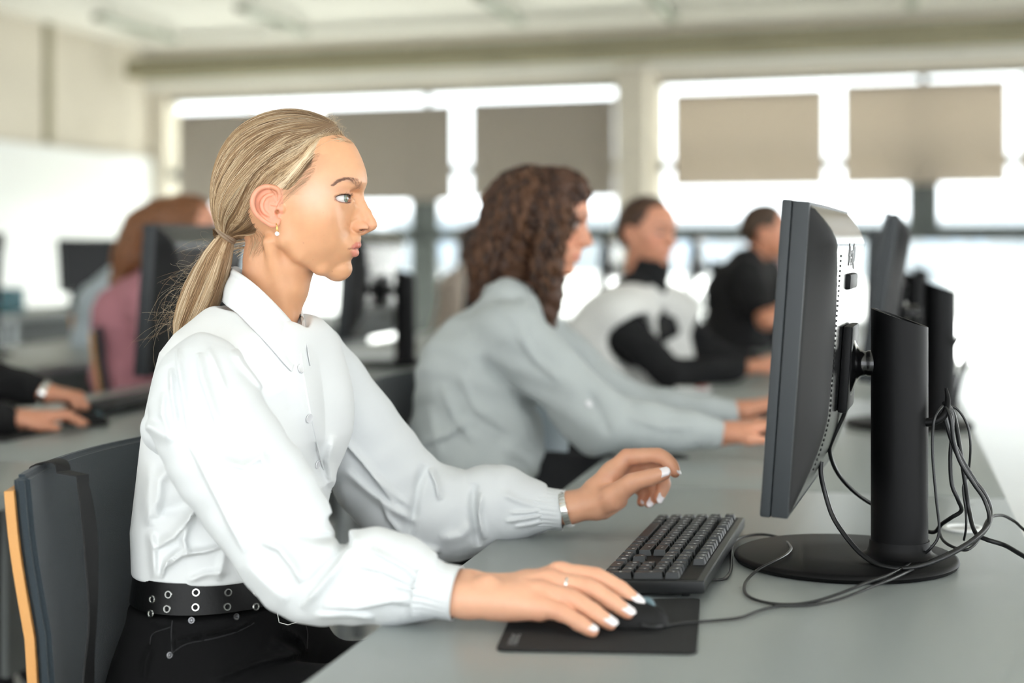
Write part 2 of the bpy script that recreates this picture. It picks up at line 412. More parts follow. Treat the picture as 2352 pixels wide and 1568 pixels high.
_nt.links.new(_tc.outputs['UV'], _w.inputs[0]); _nt.links.new(_w.outputs[0], _r.inputs[0]); _nt.links.new(_r.outputs[0], _b.inputs[0])
m_strap = mat('black_strap', srgb(10,10,11), 0.7, bump=0.3, bscale=700)
def table(t0, s0, label, length=1.6, depth=.72, z=DZ, rz=YAW, group='grey computer desks in the rows'):
    c = R(t0, s0)
    t = thing('computer_desk', label, 'desk', (c.x, c.y, 0), rz, group)
    box_obj('table_top', (0,.003,z-.028), (depth,length-.003,z), m_desk, t, .0015)
    box_obj('modesty_panel', (depth*.62,.08,.30), (depth*.62+.018,length-.08,z-.03), m_panel, t, .002)
    for x in (.06, depth-.10):
        for y in (.05, length-.09): box_obj('leg', (x,y,.0), (x+.04,y+.04,z-.03), m_steel, t, .003)
    box_obj('frame_rail', (.06,.06,z-.07), (.09,length-.06,z-.03), m_steel, t, .002)
    return t
SEAM = 1.28
names = ['nearest grey desk, with the keyboard and the black mouse pad on it', 'grey desk in front of the curly-haired woman in the grey shirt', 'grey desk in front of the woman in the white vest',
         'grey desk in front of the man in the black T-shirt', 'farthest grey desk of the right-hand row']
for i, n in enumerate(names): table(0, SEAM-1.6+1.6*i, n)
names = ['grey desk behind the chair with the black strap, where a black sleeved person works', 'grey desk in front of the person in the pink sweater', 'grey desk of the second row level with the curly-haired woman',
         'grey desk in front of the brown-haired woman in the beige top', 'farthest grey desk of the second row']
for i, n in enumerate(names): table(-1.614, SEAM-1.6+1.6*i + .02, n)
# ---------------- monitor
def text_obj(name, body, size, ext, m, parent, M, font_scale=1.0):
    cu = bpy.data.curves.new(name, 'FONT'); cu.body = body; cu.size = size; cu.extrude = ext; cu.align_x = 'CENTER'; cu.align_y = 'CENTER'; cu.resolution_u = 3
    tmp = bpy.data.objects.new('tmp', cu); C.objects.link(tmp); bpy.context.view_layer.update()
    me = bpy.data.meshes.new_from_object(tmp.evaluated_get(bpy.context.evaluated_depsgraph_get())); me.name = name; bpy.data.objects.remove(tmp); bpy.data.curves.remove(cu)
    me.materials.clear(); me.materials.append(m); o = bpy.data.objects.new(name, me); C.objects.link(o)
    if parent: o.parent = parent
    o.matrix_basis = M; return o
def monitor(label, loc, rz=YAW, detail=True, tilt=4.0, group='black desktop monitors', lift=0.0, yaw=0.0):
    """local frame: +x is the way the back of the screen faces, +y runs along the panel; origin on the desk under the foot"""
    t = thing('monitor', label, 'monitor', loc, rz, group)
    W, H, zb, xo = .535, .366, .098+lift, -.076-lift                       # panel size, bottom height, panel offset from the foot centre
    T = Matrix.Rotation(math.radians(yaw), 4, 'Z') @ Matrix.Translation((xo - .004*yaw, 0, zb)) @ Matrix.Rotation(math.radians(tilt), 4, 'Y')
    bm = bmesh.new(); box(bm, (-.012,-W/2,0), (.0,W/2,H), .003, T); bm_obj('front_bezel', bm, m_bezel, t, smooth=35)
    bm = bmesh.new(); box(bm, (.0006,-W/2+.001,.001), (.020,W/2-.001,H-.001), .002, T); fr = bm_obj('side_frame', bm, m_bezel, t, smooth=35)
    bm = bmesh.new(); box(bm, (-.0128,-W/2+.016,.018), (-.0119,W/2-.016,H-.016), 0, T); bm_obj('screen', bm, m_screen, t)
    # back housing: chamfered dome
    ny, nz = 120, 72; vs, fs = [], []
    def hgt(y, z):
        sw = .010+.095*math.sin(math.pi/2*min(1, max(0,(H-.004-z)/.16)))*math.sin(math.pi/2*min(1, max(0,(z+.01)/.20)))
        a = min(1, max(0, (W/2-.004-abs(y))/sw)); b = min(1, max(0, (H-.004-z)/.05)); c = min(1, max(0, (z-.004)/.13))
        r = lambda q: math.sin(q*math.pi/2)
        return .020 + .030*min(r(a), 1)*min(1, r(b)*1.02)*min(1, r(c)*1.03)
    for j in range(nz+1):
        for i in range(ny+1):
            y = -W/2+.003+(W-.006)*i/ny; z = .003+(H-.006)*j/nz
            edge = i in (0, ny) or j in (0, nz)
            vs.append(T @ Vector((.018 if edge else hgt(y, z), y, z)))
    for j in range(nz):
        for i in range(ny):
            k = j*(ny+1)+i; fs.append((k, k+1, k+ny+2, k+ny+1))
    hz = mesh_obj('back_housing', vs, fs, [m_gloss, m_black_rough], t, smooth=True)
    for pl_ in hz.data.polygons:
        q_ = T.inverted() @ pl_.center; zq = q_.z; sw = .010+.095*math.sin(math.pi/2*min(1, max(0,(H-.004-zq)/.16)))*math.sin(math.pi/2*min(1, max(0,(zq+.01)/.20))); pl_.material_index = 1 if (W/2-.004-abs(q_.y)) < sw*.96 and (H-.004-zq) > .006 else 0
    if detail:
        bm = bmesh.new()
        for k in range(44):
            z = .045+k*.0060; box(bm, (hgt(-W/2+.106, z)-.001, -W/2+.103, z), (hgt(-W/2+.106, z)+.0012, -W/2+.110, z+.0028), 0, T)
        tag(bm_obj('vent_slots', bm, m_black, t), kind='stuff')
        # recess handle near the top and engraved word mark on the glossy back
        bm = bmesh.new(); box(bm, (.044,-.055,H-.105), (.056,.055,H-.085), .004, T); bm_obj('carry_recess', bm, m_black, t, smooth=35)
        text_obj('logo', 'BenQ', .042, .0003, mat('logo_ink', srgb(70,70,72), .4), t, T @ Matrix.Translation((.0506, 0, H-.062)) @ Matrix(((0,0,1,0),(1,0,0,0),(0,1,0,0),(0,0,0,1))))
    # mount plate and neck
    bm = bmesh.new(); box(bm, (.050,-.058,.105), (.062,.058,.215), .004, T); bm_obj('mount_plate', bm, m_black, t, smooth=35)
    zc = .258; x0 = (T @ Vector((.058,0,.16))).x
    bm = bmesh.new(); M = Matrix.Translation((x0, 0, zc)) @ Matrix.Rotation(math.pi/2, 4, 'Y')
    lathe(bm, [(0,-.004),(.046,-.004),(.042,.002),(.026,.008),(.018,.013),(.0155,.020),(.017,.023),(.017,.031),(.0150,.038),(.0,.045)], 28, M); bm_obj('neck', bm, m_gloss, t, smooth=50)
    # column with a slanted top
    bm = bmesh.new(); n = 56; cx = .068; rx, ry = .036, .038; top, bot = [], []
    for k in range(n):
        a = 2*math.pi*k/n; x, y = rx*math.cos(a), ry*math.sin(a)
        bot.append((cx+x, y, .010)); top.append((cx+x, y, .318-.012*(x/rx)))
    rb = [bm.verts.new(p) for p in bot]; rt = [bm.verts.new(p) for p in top]
    for k in range(n): bm.faces.new((rb[k], rb[(k+1)%n], rt[(k+1)%n], rt[k]))
    ins = [bm.verts.new((cx+(v.co.x-cx)*.86, v.co.y*.86, v.co.z)) for v in rt]; dn = [bm.verts.new((v.co.x, v.co.y, v.co.z-.004)) for v in ins]
    for a, b in ((rt, ins), (ins, dn)):
        for k in range(n): bm.faces.new((a[k], a[(k+1)%n], b[(k+1)%n], b[k]))
    bm.faces.new(dn); bm.faces.new(rb[::-1]); bm_obj('column', bm, m_black, t, smooth=40)
    bm = bmesh.new(); lathe(bm, [(.050,.0125),(.047,.0135),(.042,.017),(.0395,.024),(.0385,.032),(.0,.032)], 56, Matrix.Translation((cx,0,0)) @ Matrix.Diagonal((.98,1,1,1))); bm_obj('column_collar', bm, m_black, t, smooth=50)
    bm = bmesh.new(); lathe(bm, [(0,0),(.136,0),(.141,.0015),(.1435,.006),(.142,.0095),(.138,.0115),(.05,.0128),(0,.0128)], 96); bm_obj('foot', bm, m_black, t, smooth=50)
    if detail: # cable hook on the back of the column
        tube_obj('cable_hook', [(cx+.030,-.012,.185),(cx+.044,-.014,.187),(cx+.056,-.010,.196),(cx+.060,0,.212),(cx+.058,.004,.228)], [.006,.005,.005,.004,.002], m_black, t, False, 8, 4)
    return t
mon_c = P(1942, 1290, F*.41/(1290-HY)); MON = (mon_c.x, mon_c.y, DZ)
monitor('large near black monitor seen edge-on, cables hooked to its column', MON, YAW, yaw=-3.2)
rel = (np.array([mon_c.x, mon_c.y])-O2); MT, MS = float(rel@V), float(rel@U)
def mon_at(t, s, lab, rz=0, **k): c = R(t, s, DZ); return monitor(lab, (c.x, c.y, DZ), YAW+math.radians(rz), **k)
mon_at(MT+.10, MS+1.60, 'black monitor directly behind the column of the large near monitor', detail=False, tilt=9, lift=.022)
mon_at(MT+.07, MS+3.05, 'black monitor half hidden behind the second monitor of the row', detail=False, tilt=2)
mon_at(MT+.12, MS+4.75, 'small far monitor right of the third monitor column', detail=False)
mon_at(-1.614+MT, MS+1.62, 'black monitor behind the ponytail, hiding the pink sweater person', detail=False)
mon_at(-1.614+MT-.01, MS+3.06, 'black monitor behind the chin of the blonde woman', detail=False)
mon_at(-1.614+MT, MS+7.75, 'far black monitor seen between the curly-haired woman and the white vest', detail=False)
mon_at(-1.614+MT+.5, MS+8.2, 'farthest black monitor left of the man in the black T-shirt', detail=False)
mon_at(-1.614+MT, MS+4.6, 'far black monitor between the blonde and the curly-haired woman', detail=False)
# ---------------- keyboard
def keyboard(label, origin, ax, ay, detail=True):
    """origin = near left corner (nearest the typist's right end); ax = unit vector towards the screen, ay = along the keys, away from the camera"""
    L, D = .440, .129
    t = thing('keyboard', label, 'keyboard', origin, 0, 'computer keyboards')
    az = Vector((0,0,1)); sl = .055
    M = Matrix(((ax.x, ay.x, 0, 0), (ax.y, ay.y, 0, 0), (sl, 0, 1, 0), (0,0,0,1)))
    bm = bmesh.new(); box(bm, (0,0,.001), (D,L,.0165), .0035, M, 3); bm_obj('keyboard_case', bm, m_kbd, t, smooth=35)
    bm = bmesh.new(); box(bm, (D-.03,.02,-.006), (D-.02,.045,.004), .002, M); bm_obj('foot', bm, m_kbd, t, smooth=35)
    bm = bmesh.new(); box(bm, (D-.03,L-.045,-.006), (D-.02,L-.02,.004), .002, M); bm_obj('foot', bm, m_kbd, t, smooth=35)
    # local y: 0 = number pad end (typist's right).  rows from the typist: x
    p = .0187; x0 = .006; keys = []
    rows_num = [[(0,1,1),(1,1,1),(2,2,1)], [(0,1,2),(1,1,1),(2,1,1),(3,1,1)], [(1,1,1),(2,1,1),(3,1,1)], [(0,1,2),(1,1,1),(2,1,1),(3,1,1)], [(1,1,1),(2,1,1),(3,1,1)]]
    yn = .006
    def add(col, w, row, hh=1, y0=yn, lg=1): keys.append((y0+col*p, w*p, x0+row*p, hh*p, lg))
    # number pad (col 0 is the outer column)
    add(0,1,0,2); add(1,1,0); add(2,2,0)
    for r in (1,2,3): 
        for c in (1,2,3): add(c,1,r)
    add(0,1,2,2); 
    for c in range(4): add(c,1,4)
    yc = yn+4*p+.006                                         # arrows / navigation
    for c in range(3): add(c,1,0,1,yc)
    add(1,1,1,1,yc)
    for r in (3,4):
        for c in range(3): add(c,1,r,1,yc)
    for c in range(3): add(c,1,5.15,.9,yc)
    ym = yc+3*p+.006                                         # main block, from its right end
    for r, ws in enumerate(([1.25,1.25,1.25,1.25,6.0,1.25,1.25,1.25], [2.6,1,1,1,1,1,1,1,1,1,1,1.2,1.15], [2.1,1,1,1,1,1,1,1,1,1,1,1,1.65], [1.4,1,1,1,1,1,1,1,1,1,1,1,1,1.35], [1.9,1,1,1,1,1,1,1,1,1,1,1,1,.85])):
        c = 0
        for w in ws: add(c, w*14.75/sum(ws), r, 1, ym, 0 if w > 5 else 1); c += w*14.75/sum(ws)
    c = 0
    for g in range(3):
        for k in range(4): add(c, 1, 5.15, .9, ym); c += 1.02
        c += .55
    add(c-.1, 1, 5.15, .9, ym)
    bm = bmesh.new(); box(bm, (x0-.001, yn-.001, .0155), (x0+6.1*p, L-.006, .0172), .0005, M); bm_obj('key_bed', bm, m_black, t)
    bm2 = bmesh.new(); rr = random.Random(3)
    for i, (y, w, x, h, lg) in enumerate(keys):
        # a keycap: tapered, separate part
        kb = bmesh.new(); g = .0011; zt = .0245; tp = .0018
        lo = [(x+g,y+g),(x+h-g,y+g),(x+h-g,y+w-g),(x+g,y+w-g)]; hi = [(x+g+tp*.6,y+g+tp),(x+h-g-tp*1.1,y+g+tp),(x+h-g-tp*1.1,y+w-g-tp),(x+g+tp*.6,y+w-g-tp)]
        a = [kb.verts.new(M @ Vector((q[0],q[1],.0165))) for q in lo]; b = [kb.verts.new(M @ Vector((q[0],q[1],zt))) for q in hi]
        for k in range(4): kb.faces.new((a[k], a[(k+1)%4], b[(k+1)%4], b[k]))
        tf = kb.faces.new(b); kb.faces.new(a[::-1])
        bmesh.ops.bevel(kb, geom=list({e for f in kb.faces for e in f.edges}), offset=.0007, segments=2, affect='EDGES')
        o = bm_obj('key', kb, m_key, t, smooth=40)
        if lg:
            # small printed legend, as short strokes
            cx_, cy_ = x+h*.58, y+w*.5
            for q in range(rr.choice((2,3))):
                dx = rr.uniform(-.0014,.0014); dy = rr.uniform(-.0022,.0022); ww = rr.uniform(.0012,.0026); hh_ = rr.uniform(.0014,.0034)
                box(bm2, (cx_+dx-hh_/2, cy_+dy-ww/2, zt-.0002), (cx_+dx+hh_/2, cy_+dy+ww/2, zt+.00012), 0, M)
    tag(bm_obj('legend', bm2, m_legend, t), kind='stuff')
    return t
kb_near = P(1358+2, 1362, 1); kd = F*(HC-DZ)/(1366-HY)
kbo = P(1366, 1366, kd)
Uv = Vector((U[0], U[1], 0)); Vv = Vector((V[0], V[1], 0))
KR = math.radians(-1.0); 
kay = (Matrix.Rotation(KR, 3, 'Z') @ Uv); kax = (Matrix.Rotation(KR, 3, 'Z') @ Vv)
keyboard('black full-size keyboard beside the black mouse pad, on the nearest desk', (kbo.x, kbo.y, DZ), kax, kay)
KB_O, KB_X, KB_Y = kbo, kax, kay
# ---------------- mouse pad and mouse
def desk_pt(px, py, z=DZ): return P(px, py, F*(HC-z)/(py-HY))
pc = [desk_pt(1138,1497), desk_pt(1600,1505), desk_pt(1608,1378), desk_pt(1190,1385)]
cc = sum(pc, Vector())/4
t = thing('mouse_pad', 'thin black mouse pad under the hand of the blonde woman', 'mouse pad', cc)
def rpoly(corners, r, n=6):
    out = []
    for i in range(len(corners)):
        a, b, c = corners[i-1], corners[i], corners[(i+1)%len(corners)]
        u_, w_ = (a-b).normalized(), (c-b).normalized(); p0, p1 = b+u_*r, b+w_*r
        for k in range(n+1):
            q = k/n; out.append(p0*(1-q)**2 + b*2*q*(1-q) + p1*q*q)
    return out
m_pad = mat('mouse_pad_fabric', srgb(17,18,19), 0.85, bump=0.3, bscale=2500)
ring = rpoly(pc, .012); bm = bmesh.new()
a = [bm.verts.new((p.x, p.y, DZ+.0002)) for p in ring]; b = [bm.verts.new((p.x, p.y, DZ+.0028)) for p in ring]
for k in range(len(a)): bm.faces.new((a[k], a[(k+1)%len(a)], b[(k+1)%len(a)], b[k]))
bm.faces.new(b); bm.faces.new(a[::-1]); bm_obj('pad_surface', bm, m_pad, t, True)
lp = desk_pt(1178,1474); dv = (pc[3]-pc[0]).normalized(); ang = math.atan2(dv.y, dv.x)
text_obj('pad_logo', 'natec', .021, .0001, mat('pad_logo_ink', srgb(120,122,124), .7), t, Matrix.Translation(Vector((lp.x,lp.y,DZ+.003))-cc) @ Matrix.Rotation(ang, 4, 'Z'))
# mouse: egg-shaped shell, wheel, two buttons
MO = desk_pt(1418, 1436); MA = math.radians(-17)
tm = thing('mouse', 'black wired computer mouse held by the blonde woman', 'mouse', (MO.x, MO.y, DZ+.0032), MA)
def f_mouse(p):
    x, y, z = p[:,0], p[:,1], p[:,2]
    w = .030-.004*sstep((x+.02)/.07)+.002*np.cos(x*60)
    k = np.sqrt((x/.056)**2*(x/.056)**2 + np.abs(y/w)**2.6 + (np.maximum(z,0)/(.033-.010*sstep((x+.01)/.07)-.006*sstep((-x-.01)/.05)))**2.2 + 1e-9)
    d = (k-1)*.024
    d = smax(d, -z, .002)
    g = np.where(x > .004, np.abs(y), 1.0); d = d + .0012*np.exp(-(g/.0012)**2)
    return d
sdf_obj('mouse_shell', f_mouse, (-.062,-.036,-.003), (.062,.036,.040), .0014, m_black_rough, tm, world=False)
bm = bmesh.new(); lathe(bm, [(0,-.004),(.0085,-.004),(.0105,-.002),(.0105,.002),(.0085,.004),(0,.004)], 24, Matrix.Translation((.031,0,.0195)) @ Matrix.Rotation(math.pi/2, 4, 'X')); bm_obj('scroll_wheel', bm, mat('wheel_rubber', srgb(90,112,118), .5), tm, smooth=40)
# ---------------- cables
def cab(name, pts, r, label, group=None, cat='cable'):
    q = [p if isinstance(p, Vector) else P(*p) for p in pts]
    t = thing(name, label, cat, q[0], 0, group)
    tube_obj('cable_run', q, r, m_cable, t, True, 8, 7); return t
D_ = lambda px, py, z=.004: desk_pt(px, py, DZ+z)
cm = lambda p: P(p[0], p[1], p[2])
cab('keyboard_cable', [D_(1622,1330,.008),D_(1645,1331,.004),D_(1664,1328,.003),D_(1678,1310,.003),D_(1680,1280,.003),D_(1682,1252,.003),D_(1700,1235,.003),D_(1745,1227,.003),D_(1790,1234,.006),D_(1816,1255,.014),D_(1808,1272,.016),D_(1776,1290,.016),D_(1738,1310,.010),D_(1712,1338,.003),D_(1714,1364,.003),D_(1745,1380,.003),D_(1800,1388,.003),D_(1860,1383,.004),D_(1925,1364,.010),D_(1990,1338,.016),D_(2045,1318,.017),(2100,1288,1.985),(2140,1256,1.985),(2157,1220,1.985),(2150,1141,1.985),(2143,1060,1.985),(2142,1000,1.985),(2148,956,1.985),(2166,932,2.0)], .0019, 'thin keyboard cable looping round the monitor foot')
cab('mouse_cable', [P(1474,1434,F*(HC-DZ-.012)/(1434-HY)),D_(1500,1440,.009),D_(1530,1436,.005),D_(1570,1430,.005),D_(1640,1425,.003),D_(1700,1418,.003),D_(1745,1402,.003),D_(1790,1391,.003),D_(1860,1389,.003),D_(1930,1375,.008),D_(2000,1348,.015),D_(2060,1324,.018),(2130,1292,1.975),(2200,1258,1.98),(2258,1218,1.99),(2270,1180,2.0),(2250,1120,2.0),(2215,1060,2.0),(2185,1000,2.0),(2172,950,2.0)], .0017, 'thin mouse cable running from the pad to the bundle at the column')
cab('video_cable', [(1886,1060,2.03),(1886,1090,2.03),(1896,1135,2.03),(1914,1188,2.02),(1949,1240,2.0),(1986,1278,1.975),(2036,1302,1.94),(2098,1303,1.925),(2172,1278,1.93),(2234,1240,1.95),(2270,1203,1.98),(2274,1166,2.0),(2258,1129,2.0),(2228,1092,2.0),(2196,1036,2.0),(2176,980,2.0),(2166,945,2.0)], .0032, 'thick video cable drooping from the back of the near monitor round its column')
cab('power_cable', [(1953,915,2.06),(1935,960,2.07),(1912,1010,2.08),(1906,1039,2.09),(1924,1086,2.10),(1962,1129,2.11),(2008,1160,2.12),(2080,1196,2.12),(2140,1222,2.08),(2163,1203,2.05),(2184,1189,2.03),(2208,1172,2.02),(2200,1146,2.01),(2186,1110,2.01),(2183,1049,2.01),(2187,990,2.01),(2186,950,2.01),(2170,928,2.01)], .0028, 'power cable sagging behind the column of the near monitor')
cab('loose_cable', [(2170,930,2.02),(2197,938,2.02),(2221,974,2.02),(2229,1024,2.02),(2224,1086,2.03),(2212,1120,2.03),(2218,1172,2.03),(2219,1210,2.03),(2214,1240,2.04)], .0016, 'thin cable hanging straight down behind the column hook')
cab('mains_cable', [(2168,925,2.01),(2190,950,2.02),(2206,1036,2.03),(2217,1110,2.03),(2226,1172,2.03),(2240,1222,2.0),(2265,1238,1.98),(2308,1252,1.965),(2352,1277,1.93),(2420,1312,1.88)], .0030, 'mains cable leaving the picture low at the edge of the near desk')
cab('network_cable', [(2156,1215,2.10),(2166,1240,2.07),(2190,1256,2.05),(2222,1262,2.03),(2250,1235,2.05),(2270,1192,2.09),(2300,1183,2.12),(2330,1197,2.12),(2352,1216,2.10),(2400,1250,2.05)], .0021, 'thin cable arching over the white desk grommet and out of the picture')
cab('bundled_cable', [(2135,1290,1.955),(2185,1268,1.96),(2240,1240,1.96),(2272,1200,1.98),(2262,1150,1.99),(2236,1110,1.99),(2205,1060,1.99),(2190,1010,1.99),(2184,960,1.99),(2172,935,2.0)], .0026, 'cable tied alongside the video cable in the bundle at the column')
g = desk_pt(2212, 1216); t = thing('desk_grommet', 'white round cable grommet in the desk under the bundle of cables', 'cable grommet', (g.x, g.y, DZ))
bm = bmesh.new(); lathe(bm, [(.022,.0005),(.030,.0005),(.030,.003),(.028,.0045),(.023,.0045),(.022,.0005)], 40); bm_obj('ring', bm, m_white, t, smooth=40)
bm = bmesh.new(); lathe(bm, [(0,.0006),(.0219,.0006),(.0219,.0012),(0,.0012)], 32); bm_obj('cap', bm, mat('grommet_cap', srgb(200,202,200), .5), t)
# loose background cables behind the second monitor
c2 = R(MT+.09, MS+1.6, DZ)
cab('monitor_cable', [(2190,800,3.55),(2205,775,3.5),(2222,768,3.5),(2228,800,3.5),(2214,850,3.5),(2200,900,3.5),(2192,960,3.5),(2196,1000,3.52)], .004, 'black cable hooked behind the second monitor column')
cab('monitor_cable', [(2192,790,3.56),(2212,760,3.56),(2222,790,3.56),(2212,830,3.56),(2196,880,3.56),(2190,950,3.56)], .003, 'second thinner cable looping beside the second monitor column')
# ---------------- chairs
def chair(label, loc, rz, pad=m_fab, H=.885, group='upholstered plywood chairs', steel=True, w=.425, wf=1.0):
    """local: +x is the way the sitter faces, +y to the sitter's left; origin on the floor under the seat centre"""
    t = thing('chair', label, 'chair', loc, rz, group)
    prof = [(-.225,.885),(-.216,.80),(-.198,.70),(-.182,.62),(-.172,.56),(-.16,.505),(-.13,.47),(-.08,.455),(.0,.452),(.10,.455),(.17,.455),(.215,.440)]
    prof = [(x, z*(H/.885) if z > .5 else z) for x, z in prof]
    q = smooth_path([(x,0,z) for x, z in prof], 5); n = len(q); ny = 20
    def surf(off, y0, y1, i0, i1, wave=.028):
        g = []
        for i in range(i0, i1):
            tn = (q[min(i+1,n-1)]-q[max(i-1,0)]).normalized(); nr = Vector((-tn.z, 0, tn.x)); nr = nr if nr.x > 0 or nr.z > .5 else -nr
            row = []
            for k in range(ny+1):
                y = y0+(y1-y0)*k/ny; up = max(0, min(1, (q[i].z-.5)/.2))
                c = wave*up*(2*abs(y)/w)**2
                hh = 0.0
                if q[i].z > .6: hh = .012*(1-(2*y/w)**2)*min(1,(q[i].z-.6)/.25)
                row.append(Vector((q[i].x + nr.x*off + c, y, q[i].z + nr.z*off + (0 if q[i].z < .6 else hh*0+0))))
            g.append(row)
        return g
    def slab(name, o0, o1, y0, y1, i0, i1, m, uv=False):
        A_, B_ = surf(o0, y0, y1, i0, i1), surf(o1, y0, y1, i0, i1); bm = bmesh.new()
        a = [[bm.verts.new(p) for p in r] for r in A_]; b = [[bm.verts.new(p) for p in r] for r in B_]
        for i in range(len(a)-1):
            for k in range(ny):
                bm.faces.new((a[i][k], a[i][k+1], a[i+1][k+1], a[i+1][k])); bm.faces.new((b[i][k+1], b[i][k], b[i+1][k], b[i+1][k+1]))
            bm.faces.new((a[i][0], a[i+1][0], b[i+1][0], b[i][0])); bm.faces.new((a[i+1][ny], a[i][ny], b[i][ny], b[i+1][ny]))
        for r in (0, -1):
            for k in range(ny): bm.faces.new((a[r][k+1], a[r][k], b[r][k], b[r][k+1]))
        if uv:
            L = bm.loops.layers.uv.new('UV')
            vid = {}
            for i in range(len(a)):
                for k in range(ny+1): vid[a[i][k]] = (0.0, i/len(a)); vid[b[i][k]] = (0.115, i/len(a))
            for f_ in bm.faces:
                for l in f_.loops: l[L].uv = vid[l.vert]
        bmesh.ops.recalc_face_normals(bm, faces=bm.faces[:])
        if not uv: bmesh.ops.bevel(bm, geom=[e for e in bm.edges if e.calc_face_angle(0) > 1.0], offset=.006, segments=3, affect='EDGES')
        return bm_obj(name, bm, m, t, smooth=40)
    slab('plywood_shell', -.014, -.002, -w/2, w/2, 1, n, m_ply, True)
    slab('backrest', -.003, .017, -w/2+.004, w/2-.004, 0, 27, pad)
    slab('seat', -.001, .022, -w/2+.006, w/2-.006, 31, n-2, pad)
    if steel:
        for y in (-.19, .19):
            for x0, x1 in ((.16,.20),(-.12,-.20)):
                tube_obj('leg', [(x0,y*.8,.43),(x1,y,.0)], .011, m_steel, t, False, 10, 0)
        bm = bmesh.new(); box(bm, (-.15,-.17,.415), (.17,-.15,.437), .003); box(bm, (-.15,.15,.415), (.17,.17,.437), .003); box(bm, (-.02,-.17,.415), (.02,.17,.435), .003)
        bm_obj('seat_frame', bm, m_steel, t)
    return t
ch0 = P(28, 1093, 1.80)     # near top corner of the backrest
def chair_at(corner, label, lean=0, H=.885, **k):
    """place a chair so that the near top corner of its back lies at a point"""
    rz = YAW + math.radians(lean); M = Matrix.Rotation(rz, 3, 'Z'); loc = corner - M @ Vector((-.205+.006, -.2125, 0)); return chair(label, (loc.x, loc.y, 0), rz, H=H, **k)
CH = chair_at(ch0, 'dark blue-grey padded plywood chair with a black strap over its back', 4, H=ch0.z)

for x, y, d, lab, ln in ((834,868,2.93,'dark grey padded chair behind the curly-haired woman in grey',4),(212,755,5.1,'dark padded chair with a wooden edge, behind the pink sweater person',0),(1290,760,4.55,'padded chair hidden behind the woman in the white vest',0),
        (166,712,6.5,'black chair with a brown edge below the far screen',10),(-560,1010,3.2,'padded chair of the person in black sleeves',0)):
    c = P(x, y, d); c.z = .885; chair_at(c, lab, ln)
for k, (t0, ss) in enumerate(((-2.97, (1.3,2.9,4.5,6.1)), (-5.17, (5.3,6.9,8.5)))):
    for j, s0 in enumerate(ss): table(t0, s0, ['grey desk of the third row, %s' % w for w in ('nearest the picture edge','second one','third one','farthest one')][j] if k == 0 else ['grey desk of the row by the whiteboard, %s' % w for w in ('nearest','under the far screen','farthest')][j])
def mon_world(px, py, d, rz, lab):
    c = P(px, py, d); return monitor(lab, (c.x, c.y, DZ), rz, detail=False)
c = R(-2.80, 3.85, DZ); monitor('black monitor cut off by the left picture edge', (c.x, c.y, DZ), YAW, detail=False)
c = R(-4.80, 8.30, DZ); monitor('far black monitor turned to show its dark screen in front of the whiteboard', (c.x, c.y, DZ), math.radians(150), detail=False)
c = R(-4.85, 7.3, DZ); t = thing('storage_box', 'small teal box on the desk by the whiteboard', 'box', (c.x, c.y, DZ), YAW)
m_teal = mat('teal_plastic', srgb(20,96,108), .5)
bm = bmesh.new(); box(bm, (-.12,-.16,0), (.12,.16,.13), .008); bm_obj('box_body', bm, m_teal, t, smooth=35)
bm = bmesh.new(); box(bm, (-.125,-.165,.125), (.125,.165,.15), .006); bm_obj('lid', bm, m_teal, t, smooth=35)
# keyboards, mouse and pad of the neighbours
keyb = [o for o in C.objects if o.get('category') == 'keyboard'][0]
def kb_copy(t0, s0, lab):
    k = copy_tree_small(keyb); c = R(t0, s0, DZ); k.location = c; k['label'] = lab; return k
def copy_tree_small(o, drop=('key','legend')):
    c = o.copy(); C.objects.link(c)
    for ch in [x for x in list(C.objects) if x.parent == o]:
        d = ch.copy(); C.objects.link(d); d.parent = c
    return c
rk = np.array([KB_O.x, KB_O.y])-O2; KT, KS = float(rk@V), float(rk@U)
kb_copy(KT, KS+1.55, 'keyboard under the hands of the curly-haired woman')
kb_copy(KT-1.614, KS+1.62, 'keyboard beside the hand of the black sleeved person')
pd = [R(-1.48,1.55), R(-1.48,1.80), R(-1.26,1.80), R(-1.26,1.55)]
c = sum(pd, Vector())/4; t = thing('mouse_pad', 'black mouse pad under the hand of the black sleeved person', 'mouse pad', (c.x, c.y, DZ))
ring = rpoly([Vector((p.x,p.y,0)) for p in pd], .012); bm = bmesh.new(); a = [bm.verts.new((p.x,p.y,DZ+.0002)) for p in ring]; b = [bm.verts.new((p.x,p.y,DZ+.003)) for p in ring]
for k in range(len(a)): bm.faces.new((a[k], a[(k+1)%len(a)], b[(k+1)%len(a)], b[k]))
bm.faces.new(b); bm.faces.new(a[::-1]); bm_obj('pad_surface', bm, m_pad, t, True)
m2 = copy_tree_small(tm); c = P(196,975,F*(HC-DZ)/(978-HY)); m2.location = (c.x, c.y, DZ+.0032); m2.rotation_euler = (0,0,YAW); m2['label'] = 'black mouse under the hand of the black sleeved person'

c = desk_pt(1590, 899); t = thing('packet', 'small white and red packet on the desk before the white vest', 'packet', (c.x, c.y, DZ), YAW)
box_obj('packet_body', (-.05,-.03,0), (.05,.03,.012), m_white, t, .004)
box_obj('packet_label', (.012,-.0305,.0121), (.045,.0305,.0128), mat('red_print', srgb(190,60,50), .5), t)
